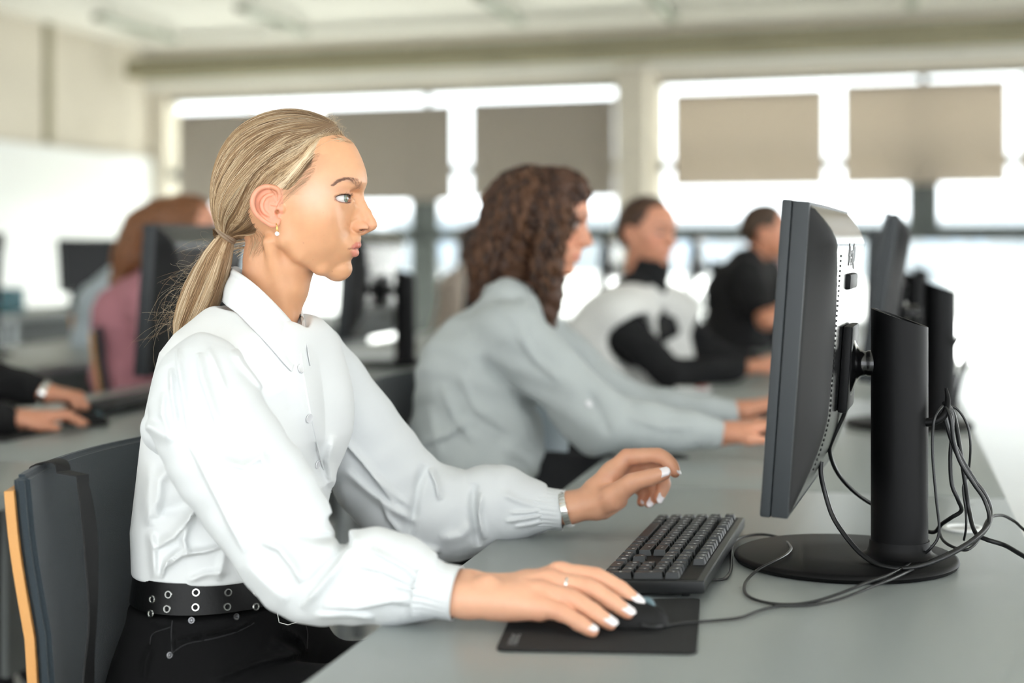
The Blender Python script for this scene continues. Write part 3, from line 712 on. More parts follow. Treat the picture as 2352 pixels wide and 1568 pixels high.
# ================= the blonde woman: head =================
D0 = 2.03; K = D0/F
def HW(u, v, w): return Vector(((u-CX)*K, D0-w*K, HC-(v-HY)*K))           # head units (1 unit = 0.56 mm) to world
def near(px, py, w):                                                      # picture point on the near side at lateral offset w
    s = 1-w*K/D0; return (CX+(px-CX)*s, HY+(py-HY)*s, w)
def to_h(p): return np.stack([p[:,0]/K+CX, HY-(p[:,2]-HC)/K, (D0-p[:,1])/K], 1).astype(np.float32)
m_skin = mat('skin_fair', srgb(226,182,156), 0.40, spec=0.5, sss=0.10, attr='col', bump=0.12, bscale=900, bdist=.0006, var=0.03, vscale=60)
m_skin.node_tree.nodes['Principled BSDF'].inputs['Subsurface Scale'].default_value = 0.004
SK = np.array(srgb(216,161,121)[:3]); 
def _mix(c, tgt, m): return c*(1-m[:,None]) + np.array(tgt)[None]*m[:,None]
def ell2(p, c, r): return ell(p, c, r)
_vf = [300,320,340,360,375,392,408,420,432,445,458,475,500,520,540,560,580,600,615]
_xf = [790,806,819,829,835,840.5,843,843,838,828,818,812,810,809,811,812,806,800,790]
_hw = [88,100,109,114,116,117,118,118,117.5,117,117,116,110,104,97,88,78,66,50]
_cc = [668,666,664,662,660,660,660,660,660,660,660,660,660,662,666,674,690,712,730]
def ch3(e, pts, rad, k=2, n=4):
    q = [tuple(x) for x in smooth_path(pts, n)]; r = np.interp(np.linspace(0, len(pts)-1, len(q)), range(len(pts)), rad); return chain(e, q, list(r), k)
def head_f(p, lids=True, ears=True):
    """p in head units -> signed distance in head units"""
    u, v, w = p[:,0], p[:,1], p[:,2]; aw = np.abs(w); q = np.stack([u, v, aw], 1)
    d = ell(p, (668,420,0), (165,159,128))
    d = smin(d, ell(p, (600,450,0), (96,92,104)), 25)
    # face slices
    xf = np.interp(v, _vf, _xf); b = np.interp(v, _vf, _hw); c = np.interp(v, _vf, _cc)
    a = np.where(u > c, xf-c, 60.0); n = 2.25
    rho = ((np.abs(u-c)/a)**n + (aw/b)**n + 1e-9)**(1/n)
    ds = (rho-1)*np.minimum(xf-c, b)*.95
    ds = smax(ds, v-608, 12); ds = smax(ds, 318-v, 14)
    d = smin(d, ds, 10)
    # jaw, chin, cheeks
    d = smin(d, chain(q, [(772,622,8),(742,610,44),(700,583,74),(668,550,91),(656,500,102)], [20,19.5,18,18,17], 10), 16)
    d = smin(d, ell(p, (778,617.5,0), (31,26.5,33)), 15)
    d = smin(d, ell(q, (730,565,20), (66,46,62)), 18)
    d = smin(d, ell(q, (736,490,86), (40,34,24)), 34)
    d = smin(d, ell(q, (722,531,64), (58,48,37)), 36)
    # neck
    nk = np.stack([u, v, w*1.06], 1)
    d2 = chain(nk, [(650,520,0),(641,600,0),(632,654,0),(618,705,0),(602,770,0),(590,830,0)], [80,80,75.5,70,68,60], 12)
    d = smin(d, d2, 13)
    d = smin(d, cap(q, (632,556,88), (664,735,34), 15, 12), 16)
    if not lids: return d
    # muzzle, lips
    d = smin(d, ell(p, (774,566,0), (47,38,57)), 9)
    d = smin(d, ell(p, (803,548,0), (26.5,24,26)), 7)
    # nose
    d = smin(d, chain(p, [(805,452,0),(812,480,0),(822,506,0)], [15,19,21], 8), 17)
    d = smin(d, chain(p, [(823,437,0),(825.5,456,0),(832,471,0),(842,489,0),(850,507,0)], [11,9.6,9.4,10.5,12], 5), 7)
    d = smin(d, ell(p, (850.5,516.5,0), (16,13,13)), 8)
    d = smin(d, ell(q, (830,521.5,17), (18,12,8)), 6)
    d = smin(d, cap(p, (849,525,0), (832,534,0), 6.5, 6.5), 4)
    # alar groove and nostril
    d = smax(d, -chain(q, [(822,506,24),(812,512,27),(807,524,28),(812,534,26)], [1.6,2.2,2.2,1.6], 1), 5)
    d = smax(d, -ell(q, (838,528.6,20), (11,2.7,10)), 1.2)
    # eye sockets
    d = smax(d, -ell(q, (826,446,44), (20,11,26)), 11)
    d = smax(d, -ell(q, (834,460,27), (16,13,8)), 9)
    d = smin(d, sph(q, EYE, 23.4), 8)
    # lid crease
    ev = q-np.array(EYE, np.float32); rr = np.sqrt((ev**2).sum(1))+1e-6
    th = np.degrees(np.arcsin(np.clip(-ev[:,1]/rr, -1, 1))); ph = np.degrees(np.arctan2(ev[:,2], ev[:,0]))
    arc = np.sqrt(np.clip(1-((ph-41)/61)**2, 0, 1))
    d = d + 1.3*np.exp(-((th-(33*arc+4))/4.0)**2)*np.exp(-((rr-24)/7)**2)*(arc > .2)
    # eye opening
    up = 19*arc**.9; lo = -24*arc; op = np.maximum(th-up, lo-th)*0.41
    op = np.where(np.abs(ph-41) < 61, op, 30)
    op = smax(op, 20-rr, .5); op = np.maximum(op, rr-38)
    d = smax(d, -op, 1.0)
    # lips
    lp = chain(q, [(820.5,563.2,0),(820.2,561.5,6),(817,563,16),(810,566.5,30),(803,570,41)], [8.6,8.4,7.6,5.2,2.6], 3)
    d = smin(d, lp, 2.6)
    lw = chain(q, [(814.6,580,0),(812,579,16),(806,575,30),(802,571.5,41)], [10.4,9.2,6,2.8], 3)
    d = smin(d, lw, 3.2)
    d = smax(d, -chain(q, [(827,570.8,0),(822,570.2,14),(813,570.8,28),(803,571,42)], [1.7,1.6,1.4,.9], .5), 1.8)
    d = smax(d, -cap(p, (836,548,0), (833,557,0), 2.2, 2.8), 4)
    if ears:
        m = (q[:,2] > 92) & (u > 570) & (u < 690) & (v > 405) & (v < 545)
        if m.any():
            ec = np.array([663,477,118], np.float32); e = ec+(q[m]-ec)/.90; de = d[m]/.90
            de = smin(de, ell(e, (634,474,117), (27,38,13)), 8)
            pl = ell(e, (627,472,129), (27,40,5.2)); de = smin(de, pl, 3)
            de = smin(de, ell(e, (642,508,125), (13,16,6.5)), 5)
            hx = ch3(e, [(652,474,124),(660,455,124),(657,438,127),(643,429.5,132),(622,430,138),(606,441,142),(597,460,144),(597,478,143),(604,495,139),(617,508,134),(630,517,130),(642,523,127),(653,521,124),(658,510,121)], [3.2,4.6,5,5.4,5.6,5.4,5.4,5.2,5,4.8,5,6,5.5,4.5], 3)
            de = smin(de, hx, 2.2)
            de = smax(de, -ell(e, (646,476,137), (14,23,9.5)), 3)         # concha
            de = smax(de, -ch3(e, [(640,440,141),(620,443,145),(609,458,148),(608,476,147),(614,492,143)], [4,4.4,4.4,4,3], 2), 2.5)   # scapha
            de = smin(de, ch3(e, [(645,447,130),(628,453,134),(618,470,136.5),(621,488,135),(634,500,131)], [3.6,4.2,4.6,4.4,4], 3), 2.5)
            de = smin(de, chain(e, [(652,474,126),(640,472,128)], [3,2.4], 1), 3)
            de = smin(de, ell(e, (665,482,120), (8,11,8)), 6)
            de = smin(de, ell(e, (645,500,127), (7,5,5)), 3)
            de = smax(de, -ell(e, (654,491,125), (5,5.5,11)), 3)
            d = d.copy(); d[m] = de*.90
    return d
EYE = (784.5, 457.5, 57.0)
def head_w(p): return (head_f(to_h(p))*K).astype(np.float32)
def skin_cols(v):
    h = to_h(v); px, py = px_of(v); c = np.tile(SK, (len(v),1)); aw = np.abs(h[:,2]); n_ = len(v)
    nz = np.sin(h[:,0]*.05)*np.cos(h[:,1]*.043)*.5+.5
    g = lambda u0, v0, su, sv: np.exp(-((h[:,0]-u0)/su)**2-((h[:,1]-v0)/sv)**2)
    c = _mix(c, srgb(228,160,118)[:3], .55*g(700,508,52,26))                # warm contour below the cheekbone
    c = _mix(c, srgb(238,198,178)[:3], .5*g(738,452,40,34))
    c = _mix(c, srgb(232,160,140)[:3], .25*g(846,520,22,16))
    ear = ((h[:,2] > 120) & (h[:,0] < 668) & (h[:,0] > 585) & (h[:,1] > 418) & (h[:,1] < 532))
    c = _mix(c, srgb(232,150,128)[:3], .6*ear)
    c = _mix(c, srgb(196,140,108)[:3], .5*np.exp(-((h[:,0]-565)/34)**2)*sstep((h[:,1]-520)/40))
    q = np.stack([h[:,0], h[:,1], aw], 1)
    lp = np.minimum(chain(q, [(820.5,563.2,0),(820.2,561.5,6),(817,563,16),(810,566.5,30),(803,570,41)], [8.6,8.4,7.6,5.2,2.6], 3), chain(q, [(814.6,580,0),(812,579,16),(806,575,30),(802,571.5,41)], [10.4,9.2,6,2.8], 3))
    lm = sstep((1.6-lp)/2.0)*(h[:,0] > 796)
    c = _mix(c, srgb(196,104,96)[:3], lm*.9*(h[:,1] < 571)); c = _mix(c, srgb(214,130,118)[:3], lm*.85*(h[:,1] >= 571))
    c = _mix(c, srgb(120,50,48)[:3], .45*np.exp(-((h[:,1]-570.8)/2.0)**2)*(h[:,0] > 802)*(lp < 2))
    nost = np.exp(-(((h[:,0]-838.5)/11)**2+((h[:,1]-528.8)/3.0)**2+((aw-16)/11)**2)); c = _mix(c, srgb(120,60,45)[:3], np.clip(nost*1.2,0,.9)*(h[:,1] > 524)*(aw > 3))  # shade inside the nostril painted into the skin colour
    ev = q-np.array(EYE, np.float32); rr = np.sqrt((ev**2).sum(1))+1e-6
    th = np.degrees(np.arcsin(np.clip(-ev[:,1]/rr, -1, 1))); ph = np.degrees(np.arctan2(ev[:,2], ev[:,0])); arc = np.sqrt(np.clip(1-((ph-41)/61)**2, 0, 1))
    on = (rr < 29)*(rr > 17)
    c = _mix(c, srgb(52,34,30)[:3], 0.9*np.exp(-((th-19*arc)/3.2)**2)*on*(arc > .12))
    c = _mix(c, srgb(150,90,78)[:3], .7*np.exp(-((th+24*arc)/3.0)**2)*on*(arc > .1))
    c = _mix(c, srgb(176,118,92)[:3], .75*np.exp(-((th-33*arc-4)/2.6)**2)*on*(arc > .25))  # shade of the upper lid crease put into the skin colour
    c = _mix(c, srgb(206,150,124)[:3], .35*g(800,440,30,12)*(aw > 30))
    bl, bt, _ = poly_dist(px, py, [(762,426),(774,416),(789,411),(806,415),(822,424)])
    c = _mix(c, srgb(150,112,94)[:3], .38*np.exp(-(bl/(2.6+3.2*bt))**2)*(h[:,2] > 0))
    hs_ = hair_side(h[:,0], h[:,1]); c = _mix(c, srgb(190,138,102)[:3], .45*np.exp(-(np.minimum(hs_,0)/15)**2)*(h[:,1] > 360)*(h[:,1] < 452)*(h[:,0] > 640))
    for mx, my, r in ((697,558,1.5),(719,596,1.1),(688,612,1.0),(744,541,.9),(763,623,1.6),(790,606,1.0),(694,705,1.1),(742,488,.8)):
        c = _mix(c, srgb(160,104,78)[:3], .6*np.exp(-((px-mx)**2+(py-my)**2)/(r*.8)**2)*(h[:,2] > 0))
    return {'col': c}
# hair volume -------------------------------------------------
HL = [(880,230),(838,288),(815,303),(810,322),(793,316),(774,313),(755,315),(741,322),(734,336),(732,352),(733,368),(726,385),(708,402),(695,421),(681,438),(660,445),(641,438),(618,430),(596,440),(584,460),(582,486),(590,510),(600,528),(590,545),(566,552),(540,556),(500,556),(470,540)]
HLp = [near(x, y, 100)[:2] for x, y in HL]
def hair_side(u, v):
    """signed distance inside (+) the hairline in the side view"""
    d, t, s = poly_dist(u, v, HLp); return np.minimum(d*s, np.maximum(338-v, 748-u))
def hair_th(p):
    u, v, w = p[:,0], p[:,1], p[:,2]
    s = hair_side(u, v)
    t = sstep((s+4)/46)
    T = 9.5 + 2.0*np.exp(-((u-520)/60)**2)
    return -4 + (T+4)*t
def hair_f(p):
    d = head_f(p, False); u, v, w = p[:,0], p[:,1], p[:,2]
    hd = d - hair_th(p)
    hd = smin(hd, chain(p, [(575,430,0),(548,480,0),(530,515,0),(524,538,0)], [70,54,32,19], 10), 26)
    side = hair_side(u, v)
    return smax(hd, -side-2, 5)
def hair_w(p): return (hair_f(to_h(p))*K).astype(np.float32)
wb = P(560, 1400, 2.02)
WOMAN = thing('person', 'person with a blonde ponytail in a white puff-sleeved shirt, hand on mouse', 'person', (wb.x, wb.y, .46))
def build_head():
    lo = HW(484, 860, 165); hi = HW(880, 248, -165)
    return nets(head_w, (lo.x, lo.y, lo.z), (hi.x, hi.y, hi.z), .00105, 1)
hv, hq = build_head()
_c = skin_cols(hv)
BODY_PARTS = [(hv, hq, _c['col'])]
# eyes
m_eye = mat('eyeball', srgb(235,232,228), 0.12, attr='col', spec=.6, coat=.6)
m_eye.node_tree.nodes['Principled BSDF'].inputs['Coat Roughness'].default_value = .03
def eyeball(sgn, name):
    c = HW(EYE[0], EYE[1], EYE[2]*sgn); g = Vector((math.cos(math.radians(24)), -math.sin(math.radians(24)), .02)).normalized(); R_ = 21.6*K
    n, m_ = 96, 64; vs, cl = [], []; 
    a1 = g.orthogonal().normalized(); a2 = g.cross(a1)
    for i in range(m_+1):
        th = math.pi*(i/m_)**1.25
        for k in range(n):
            ph = 2*math.pi*k/n; r = R_*(1 + .055*math.exp(-(th/.42)**4))
            vs.append(c + (g*math.cos(th) + (a1*math.cos(ph)+a2*math.sin(ph))*math.sin(th))*r)
            t = th/.45
            if t < .36: q = (.008,.008,.01)
            elif t < .98:
                s_ = .5+.5*math.sin(k*2.3)*math.cos(k*.7+t*3); f_ = (t-.36)/.62
                b0 = np.array(srgb(128,118,84)[:3]); b1 = np.array(srgb(120,140,132)[:3]); q = (b0*(1-f_)+b1*f_)*(.75+.4*s_)
            elif t < 1.10: q = srgb(62,72,72)[:3]
            else: q = np.array(srgb(206,198,194)[:3])*(1-.0*t)
            cl.append(tuple(q))
    fs = [(i*n+k, i*n+(k+1)%n, (i+1)*n+(k+1)%n, (i+1)*n+k) for i in range(m_) for k in range(n)]
    o = mesh_obj('eye', vs, fs, m_eye, WOMAN, True, smooth=True, cols={'col': cl}); return o
eyeball(1, 'eye'); eyeball(-1, 'eye')
# lashes and brows: tapered hairs
def hairs_mesh(name, strands, rad, m, parent, cols=None, sides=3, kind=None):
    """strands: array N x M x 3; rad: N x M or M radii -> one mesh"""
    S = np.asarray(strands, np.float64); N, M_, _ = S.shape; rad = np.broadcast_to(np.asarray(rad), (N, M_))
    T = np.gradient(S, axis=1); T /= np.linalg.norm(T, axis=2, keepdims=True)+1e-12
    up = np.broadcast_to(np.array([.31,-.9,.3]), T.shape); s = np.cross(T, up); s /= np.linalg.norm(s, axis=2, keepdims=True)+1e-12; b = np.cross(s, T)
    an = 2*np.pi*np.arange(sides)/sides
    v = S[:,:,None,:] + rad[:,:,None,None]*(s[:,:,None,:]*np.cos(an)[None,None,:,None] + b[:,:,None,:]*np.sin(an)[None,None,:,None])
    v = v.reshape(-1,3); base = (np.arange(N)[:,None,None]*M_ + np.arange(M_-1)[None,:,None])*sides; k = np.arange(sides)[None,None,:]; k2 = (k+1)%sides
    q = np.stack([base+k, base+k2, base+sides+k2, base+sides+k], -1).reshape(-1,4)
    cd = None
    if cols is not None: cd = {'col': np.repeat(np.asarray(cols).reshape(N, -1, 3) if np.asarray(cols).ndim == 2 else cols, M_ if np.asarray(cols).ndim == 2 else 1, axis=1).repeat(sides, axis=1).reshape(-1,3)}
    o = mesh_obj(name, v, q, m, parent, True, smooth=True, cols=cd)
    if kind: tag(o, kind=kind)
    return o
m_lash = mat('lash', srgb(30,20,18), .5)
for sg in (1, -1):
    st = []
    for i in range(46):
        ph = math.radians(41 + 57*(-.92+1.78*i/45) ); arc = math.sqrt(max(0, 1-((math.degrees(ph)-41)/61)**2)); th = math.radians(19*arc**.9)
        rad0 = 24.2; dirv = np.array([math.cos(th)*math.cos(ph), -math.sin(th), math.cos(th)*math.sin(ph)])
        p0 = np.array(EYE) + dirv*rad0; L = 9+RNG.rand()*5
        out = np.array([math.cos(ph-.25), 0, math.sin(ph-.25)]); jit = RNG.randn(3)*.10
        row = [p0 + (out+jit)*L*t*(1-.25*t) + np.array([0,-1,0])*(L*.5*t*t - L*.10*t) for t in np.linspace(0,1,7)]
        st.append([tuple(HW(q[0], q[1], q[2]*sg)) for q in row])
    hairs_mesh('upper_lashes', st, np.linspace(.00020,.00004,7), m_lash, WOMAN, kind='stuff')
    st = []
    for i in range(26):
        ph = math.radians(41 + 54*(-.8+1.6*i/25)); arc = math.sqrt(max(0, 1-((math.degrees(ph)-41)/61)**2)); th = math.radians(-24*arc)
        dirv = np.array([math.cos(th)*math.cos(ph), -math.sin(th), math.cos(th)*math.sin(ph)]); p0 = np.array(EYE)+dirv*24; L = 4.5+RNG.rand()*2.5
        row = [p0 + np.array([math.cos(ph), .35, math.sin(ph)])*L*t + RNG.randn(3)*.0 for t in np.linspace(0,1,4)]
        st.append([tuple(HW(q[0], q[1], q[2]*sg)) for q in row])
    hairs_mesh('lower_lashes', st, np.linspace(.00012,.00004,4), m_lash, WOMAN, kind='stuff')
m_brow = mat('brow_hair', srgb(150,116,100), .8)
bp = [(762,427),(774,416),(789,411),(806,414.5),(823,424)]; rows = []
for i in range(360):
    t = RNG.rand(); x = np.interp(t, [0,.25,.5,.75,1], [b[0] for b in bp]); y = np.interp(t, [0,.25,.5,.75,1], [b[1] for b in bp])
    hw_ = .7+4.4*min(1,t*1.15); off = RNG.uniform(-1,1)*hw_; x += off*.1; y += off
    w0 = np.interp(x, [755,790,826], [96,70,28]); pt = np.array(near(x, y, w0))
    a = math.radians(np.interp(t, [0,.5,1], [168,160,125]) + RNG.randn()*9); L = 7+RNG.rand()*4
    rows.append([pt + np.array([math.cos(a)*L*q*.85, -math.sin(a)*L*q*.45, L*q*.35*(t<.8)]) for q in np.linspace(0,1,5)])
rows = np.array(rows, np.float32); flat = rows.reshape(-1,3); lift = np.tile(.3+np.linspace(0,.7,5), len(rows))
for _ in range(4):
    d = pmap(head_f, flat); g = np.stack([pmap(head_f, flat+np.eye(3, dtype=np.float32)[k])-d for k in range(3)], 1); st_ = -(d-lift)[:,None]*g/((g*g).sum(1)+1e-3)[:,None]
    L_ = np.linalg.norm(st_, axis=1, keepdims=True); flat = (flat+st_*np.minimum(1, 8/(L_+1e-6))).astype(np.float32)
rows = flat.reshape(-1,5,3)
for sg in (1, -1):
    hairs_mesh('eyebrow', np.stack([(rows[...,0]-CX)*K, D0-rows[...,2]*sg*K, HC-(rows[...,1]-HY)*K], -1), np.linspace(.00010,.00003,5), m_brow, WOMAN, kind='stuff')
# earring: gold hoop with a pearl-like stone
m_gold = mat('gold', srgb(222,178,110), .22, metal=1.0)
er = Vector(HW(*near(636.5, 524, 133)))
ring = [er + Vector((.0012*math.sin(a)+.0022*math.cos(a)*.5, .004*math.cos(a)*-.8, -.0062*math.sin(a))) for a in np.linspace(-1.2, 4.3, 18)]
tube_obj('earring_hoop', ring, .0006, m_gold, WOMAN, True, 8, 2)
bm = bmesh.new(); bmesh.ops.create_icosphere(bm, subdivisions=3, radius=.0030, matrix=Matrix.Translation(HW(*near(636.5,536.5,136)))); bm_obj('earring_stone', bm, mat('pearl', srgb(245,240,240), .15, coat=.5), WOMAN, True, smooth=True)
# ---- scalp hair
def streak_mat(name):
    m = mat(name, srgb(176,146,110), .42, attr='col', spec=.3); return m
m_hair = streak_mat('blonde_hair')
HB = [np.array(srgb(*c)[:3]) for c in ((108,80,54),(150,117,82),(188,154,116),(216,188,150),(240,220,188))]
lo = HW(470, 570, 160); hi = HW(850, 238, -160)
m_scalp = mat('hair_mass', srgb(132,106,80), .5, attr='col')
hv2, hq2 = nets(hair_w, (lo.x, lo.y, lo.z), (hi.x, hi.y, hi.z), .0022, 1)
_h = to_h(hv2); _s = hair_side(_h[:,0], _h[:,1]); _c2 = _mix(np.tile(np.array(srgb(120,94,68)[:3]), (len(hv2),1)), srgb(205,160,128)[:3], sstep((16-_s)/22))
HAIR = mesh_obj('hair', hv2, hq2, m_scalp, WOMAN, True, smooth=True, cols={'col': _c2})
TIE = np.array([523, 536, 0.0])
def project_h(p, f, off, it=2):
    for _ in range(it):
        d = pmap(f, p.astype(np.float32)); e = 1.2; g = np.stack([pmap(f, (p+np.eye(3)[k]*e).astype(np.float32))-d for k in range(3)], 1)/e
        st = -(d-off)[:,None]*g/((g*g).sum(1)+1e-4)[:,None]; L = np.linalg.norm(st, axis=1, keepdims=True); st *= np.minimum(1, 12/(L+1e-9)); p = p+st
    return p
def flow_strands(starts, off, M_=20):
    """comb strands over the scalp from their roots to the tie"""
    p = starts.copy(); out = [p.copy()]; L0 = np.linalg.norm(TIE-p, axis=1)
    for k in range(M_-1):
        d = f0 = None
        g = np.stack([pmap(hair_f, (p+np.eye(3)[j]*1.5).astype(np.float32))-pmap(hair_f, (p-np.eye(3)[j]*1.5).astype(np.float32)) for j in range(3)], 1)
        g /= np.linalg.norm(g, axis=1, keepdims=True)+1e-9
        to = TIE-p; dist = np.linalg.norm(to, axis=1, keepdims=True); to /= dist+1e-9
        far = np.clip(dist/260, 0, 1)
        bias = np.stack([np.zeros(len(p)), -(.10+.42*sstep((330-starts[:,1])/80)), np.zeros(len(p))], 1)*far     # sweep up first
        t = to + bias; t -= (t*g).sum(1, keepdims=True)*g; t /= np.linalg.norm(t, axis=1, keepdims=True)+1e-9
        rem = M_-1-k; step = np.minimum(dist*1.12/rem, dist)
        p = p + t*step; q = project_h(p, hair_f, off, 1); near_ = np.clip(1-(dist-18)/40, 0, 1); p = q*(1-near_)+p*near_
        out.append(p.copy())
    return np.stack(out, 1)
roots = []
rr = RNG
while len(roots) < 6400:
    if len(roots) < 2200:                                    # along the hairline
        i = rr.randint(2, 8) if rr.rand() < .45 else rr.randint(2, len(HLp)-6); a, b = np.array(HLp[i]), np.array(HLp[i+1]); t = rr.rand(); q = a*(1-t)+b*t + rr.randn(2)*3; w0 = rr.uniform(40,150) if i > 4 else rr.uniform(0,125)
        if i > 12 and rr.rand() < .5: continue
        roots.append((q[0]-rr.rand()*8, q[1]-rr.rand()*4, w0 if rr.rand() < .85 else -w0))
    else:                                                    # anywhere on the scalp
        th = rr.uniform(0, 2*math.pi); z = rr.uniform(-1,1); s = math.sqrt(1-z*z)
        u_, v_, w_ = 668+175*s*math.cos(th), 420+165*z, 138*s*math.sin(th)
        if w_ < -40 and rr.rand() < .6: continue
        if float(hair_side(np.array([u_]), np.array([v_]))[0]) < 6: continue
        roots.append((u_, v_, w_))
roots = np.array(roots); off = RNG.uniform(-.4, 2.2, len(roots))
roots = project_h(roots, hair_f, off, 4)
ok = (np.abs(hair_f(roots.astype(np.float32))) < 5) & (roots[:,0] < 826); roots = roots[ok]; off = off[ok]
S = flow_strands(roots, off)
# clumping tones: by angle around the head, so that streaks run with the hair
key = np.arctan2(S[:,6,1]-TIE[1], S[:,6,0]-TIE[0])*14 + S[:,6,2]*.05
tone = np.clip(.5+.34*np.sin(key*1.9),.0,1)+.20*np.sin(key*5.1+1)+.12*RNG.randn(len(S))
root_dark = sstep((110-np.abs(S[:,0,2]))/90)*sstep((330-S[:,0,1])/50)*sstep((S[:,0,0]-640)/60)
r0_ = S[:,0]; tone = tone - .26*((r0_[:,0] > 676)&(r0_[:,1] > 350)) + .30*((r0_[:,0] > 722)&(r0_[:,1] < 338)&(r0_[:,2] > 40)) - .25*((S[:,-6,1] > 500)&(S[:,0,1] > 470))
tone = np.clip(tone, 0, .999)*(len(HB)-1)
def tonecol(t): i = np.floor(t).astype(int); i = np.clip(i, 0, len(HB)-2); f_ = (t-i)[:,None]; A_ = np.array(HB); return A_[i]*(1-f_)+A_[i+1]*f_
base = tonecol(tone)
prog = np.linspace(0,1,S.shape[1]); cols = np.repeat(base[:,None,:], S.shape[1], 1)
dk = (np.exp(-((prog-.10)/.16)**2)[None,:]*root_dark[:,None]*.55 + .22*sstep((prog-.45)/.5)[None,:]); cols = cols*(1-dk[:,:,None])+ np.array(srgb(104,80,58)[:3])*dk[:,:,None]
Wd = S.copy(); Sw = np.stack([(Wd[...,0]-CX)*K, D0-Wd[...,2]*K, HC-(Wd[...,1]-HY)*K], -1)
r_ = np.full(S.shape[1], .00026); r_[0] = .00004; r_[1] = .00014; r_[2] = .0002
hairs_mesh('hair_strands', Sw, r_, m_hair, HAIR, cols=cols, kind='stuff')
# ---- ponytail
PT = [(523,537,0,15),(514,556,0,22),(499,590,2,32),(484,630,4,39),(468,670,4,41),(450,712,2,38),(432,750,0,30),(416,790,-2,16)]
def pony_f(p): return chain(p, [a[:3] for a in PT], [a[3]*.93 for a in PT], 8)
def pony_w(p): return (pony_f(to_h(p))*K).astype(np.float32)
lo = HW(370, 830, 60); hi = HW(550, 515, -60)
pv, pq = nets(pony_w, (lo.x, lo.y, lo.z), (hi.x, hi.y, hi.z), .003, 1)
PONY = mesh_obj('ponytail', pv, pq, mat('pony_mass', srgb(150,118,84), .6), WOMAN, True, smooth=True)
c_ = np.array([a[:3] for a in PT], float); r0 = np.array([a[3] for a in PT], float); N = 3400; tt = np.linspace(0, 1, 22); sidx = tt*(len(PT)-1)
cen = np.stack([np.interp(sidx, range(len(PT)), c_[:,k]) for k in range(3)], 1); rad_ = np.interp(sidx, range(len(PT)), r0)
ang = RNG.uniform(0, 2*np.pi, N); rho = RNG.uniform(.80, 1.06, N); ex = .97+.10*RNG.rand(N)
tw = RNG.randn(N)*.10
St = np.zeros((N, 22, 3))
for j in range(22):
    a = ang+tw*tt[j]*2; wv = 1+.05*np.sin(tt[j]*7+ang*3); al = np.array([.45,.89])   # cross-section axes: roughly perpendicular to the fall
    ax1 = np.array([.93,.36,0]); rj = rad_[j]*rho*(1+(ex-1)*tt[j]*2)*wv
    St[:,j,:] = cen[j] + ax1*(np.cos(a)*rj)[:,None] + np.array([0,0,1.0])*(np.sin(a)*rj)[:,None]
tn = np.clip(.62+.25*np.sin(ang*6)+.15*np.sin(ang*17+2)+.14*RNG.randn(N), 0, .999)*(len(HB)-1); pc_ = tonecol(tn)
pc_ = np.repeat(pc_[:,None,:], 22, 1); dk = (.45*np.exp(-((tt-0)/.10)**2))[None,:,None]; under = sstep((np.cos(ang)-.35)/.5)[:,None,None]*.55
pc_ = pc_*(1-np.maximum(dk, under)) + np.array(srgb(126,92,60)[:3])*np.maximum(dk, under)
wld = lambda S_: np.stack([(S_[...,0]-CX)*K, D0-S_[...,2]*K, HC-(S_[...,1]-HY)*K], -1)
rp = np.full(22, .00028); rp[-4:] = [.0003,.00024,.00016,.00006]
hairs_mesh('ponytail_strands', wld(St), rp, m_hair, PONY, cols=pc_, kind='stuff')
# elastic
bm = bmesh.new()
for k, (o1, tl) in enumerate(((0,0),(4.5,.12),(8.5,-.1))):
    pts = []
    for a in np.linspace(0, 2*math.pi, 25)[:-1]:
        c0 = np.array([521.5-o1*.45, 534+o1*.9, 0]); ax = np.array([.80,.60,0]); rr_ = 25.5
        pts.append(Vector(HW(*(c0 + ax*math.cos(a)*rr_ + np.array([0,0,1])*math.sin(a)*rr_ + np.array([-.4,.8,0])*math.cos(a+tl*8)*1.5))))
    pts.append(pts[0]); tube_bm(bm, pts, .0019, 8, False)
tag(bm_obj('hair_elastic', bm, mat('elastic', srgb(150,128,106), .7, bump=.4, bscale=1500), WOMAN, True, smooth=60), 'beige hair elastic')
# loose hairs: behind the ponytail, along the crown, nape
fly, fc = [], []
for i in range(95):
    t = RNG.uniform(.12,.85); j = t*(len(PT)-1); b0 = np.array([np.interp(j, range(len(PT)), c_[:,k]) for k in range(3)]); b0[0] -= np.interp(j, range(len(PT)), r0)*.8
    b0[2] = RNG.uniform(-25,40); L = RNG.uniform(60,170); a0 = RNG.uniform(2.6,4.0); cv = RNG.uniform(-4.5,4.5) ; p = b0.copy(); row = [p.copy()]
    for k in range(15):
        a = a0 + (k/15)*cv + .9*(k/15); p = p + np.array([math.cos(a)*.8, -math.sin(a)*.7+.75*(k/15), RNG.randn()*.15])*L/15; row.append(p.copy())
    fly.append(row); fc.append(HB[RNG.randint(2,5)])
ca_ = [(RNG.uniform(-2.2,-.3), RNG.randn()*30) for i in range(170)]; cp_ = project_h(np.array([[668+172*math.cos(a), 420+166*math.sin(a), w0] for a, w0 in ca_]), hair_f, np.full(170,.5), 4)
for i in range(170):                                    # crown fuzz
    a = ca_[i][0]; p = cp_[i].copy(); row = [p.copy()]
    dr = np.array([math.cos(a)*.5-.8, math.sin(a)*.5, RNG.randn()*.3]); L = RNG.uniform(15,48)
    for k in range(15): dr = dr + np.array([-.02, .03, RNG.randn()*.05]); p = p + dr*L/15; row.append(p.copy())
    fly.append(row); fc.append(HB[RNG.randint(2,5)])
fx_ = RNG.uniform(740,812,90); fp_ = project_h(np.stack([fx_, np.interp(fx_, [740,780,812], [276,288,312]), RNG.randn(90)*24], 1), hair_f, np.full(90,.5), 3)
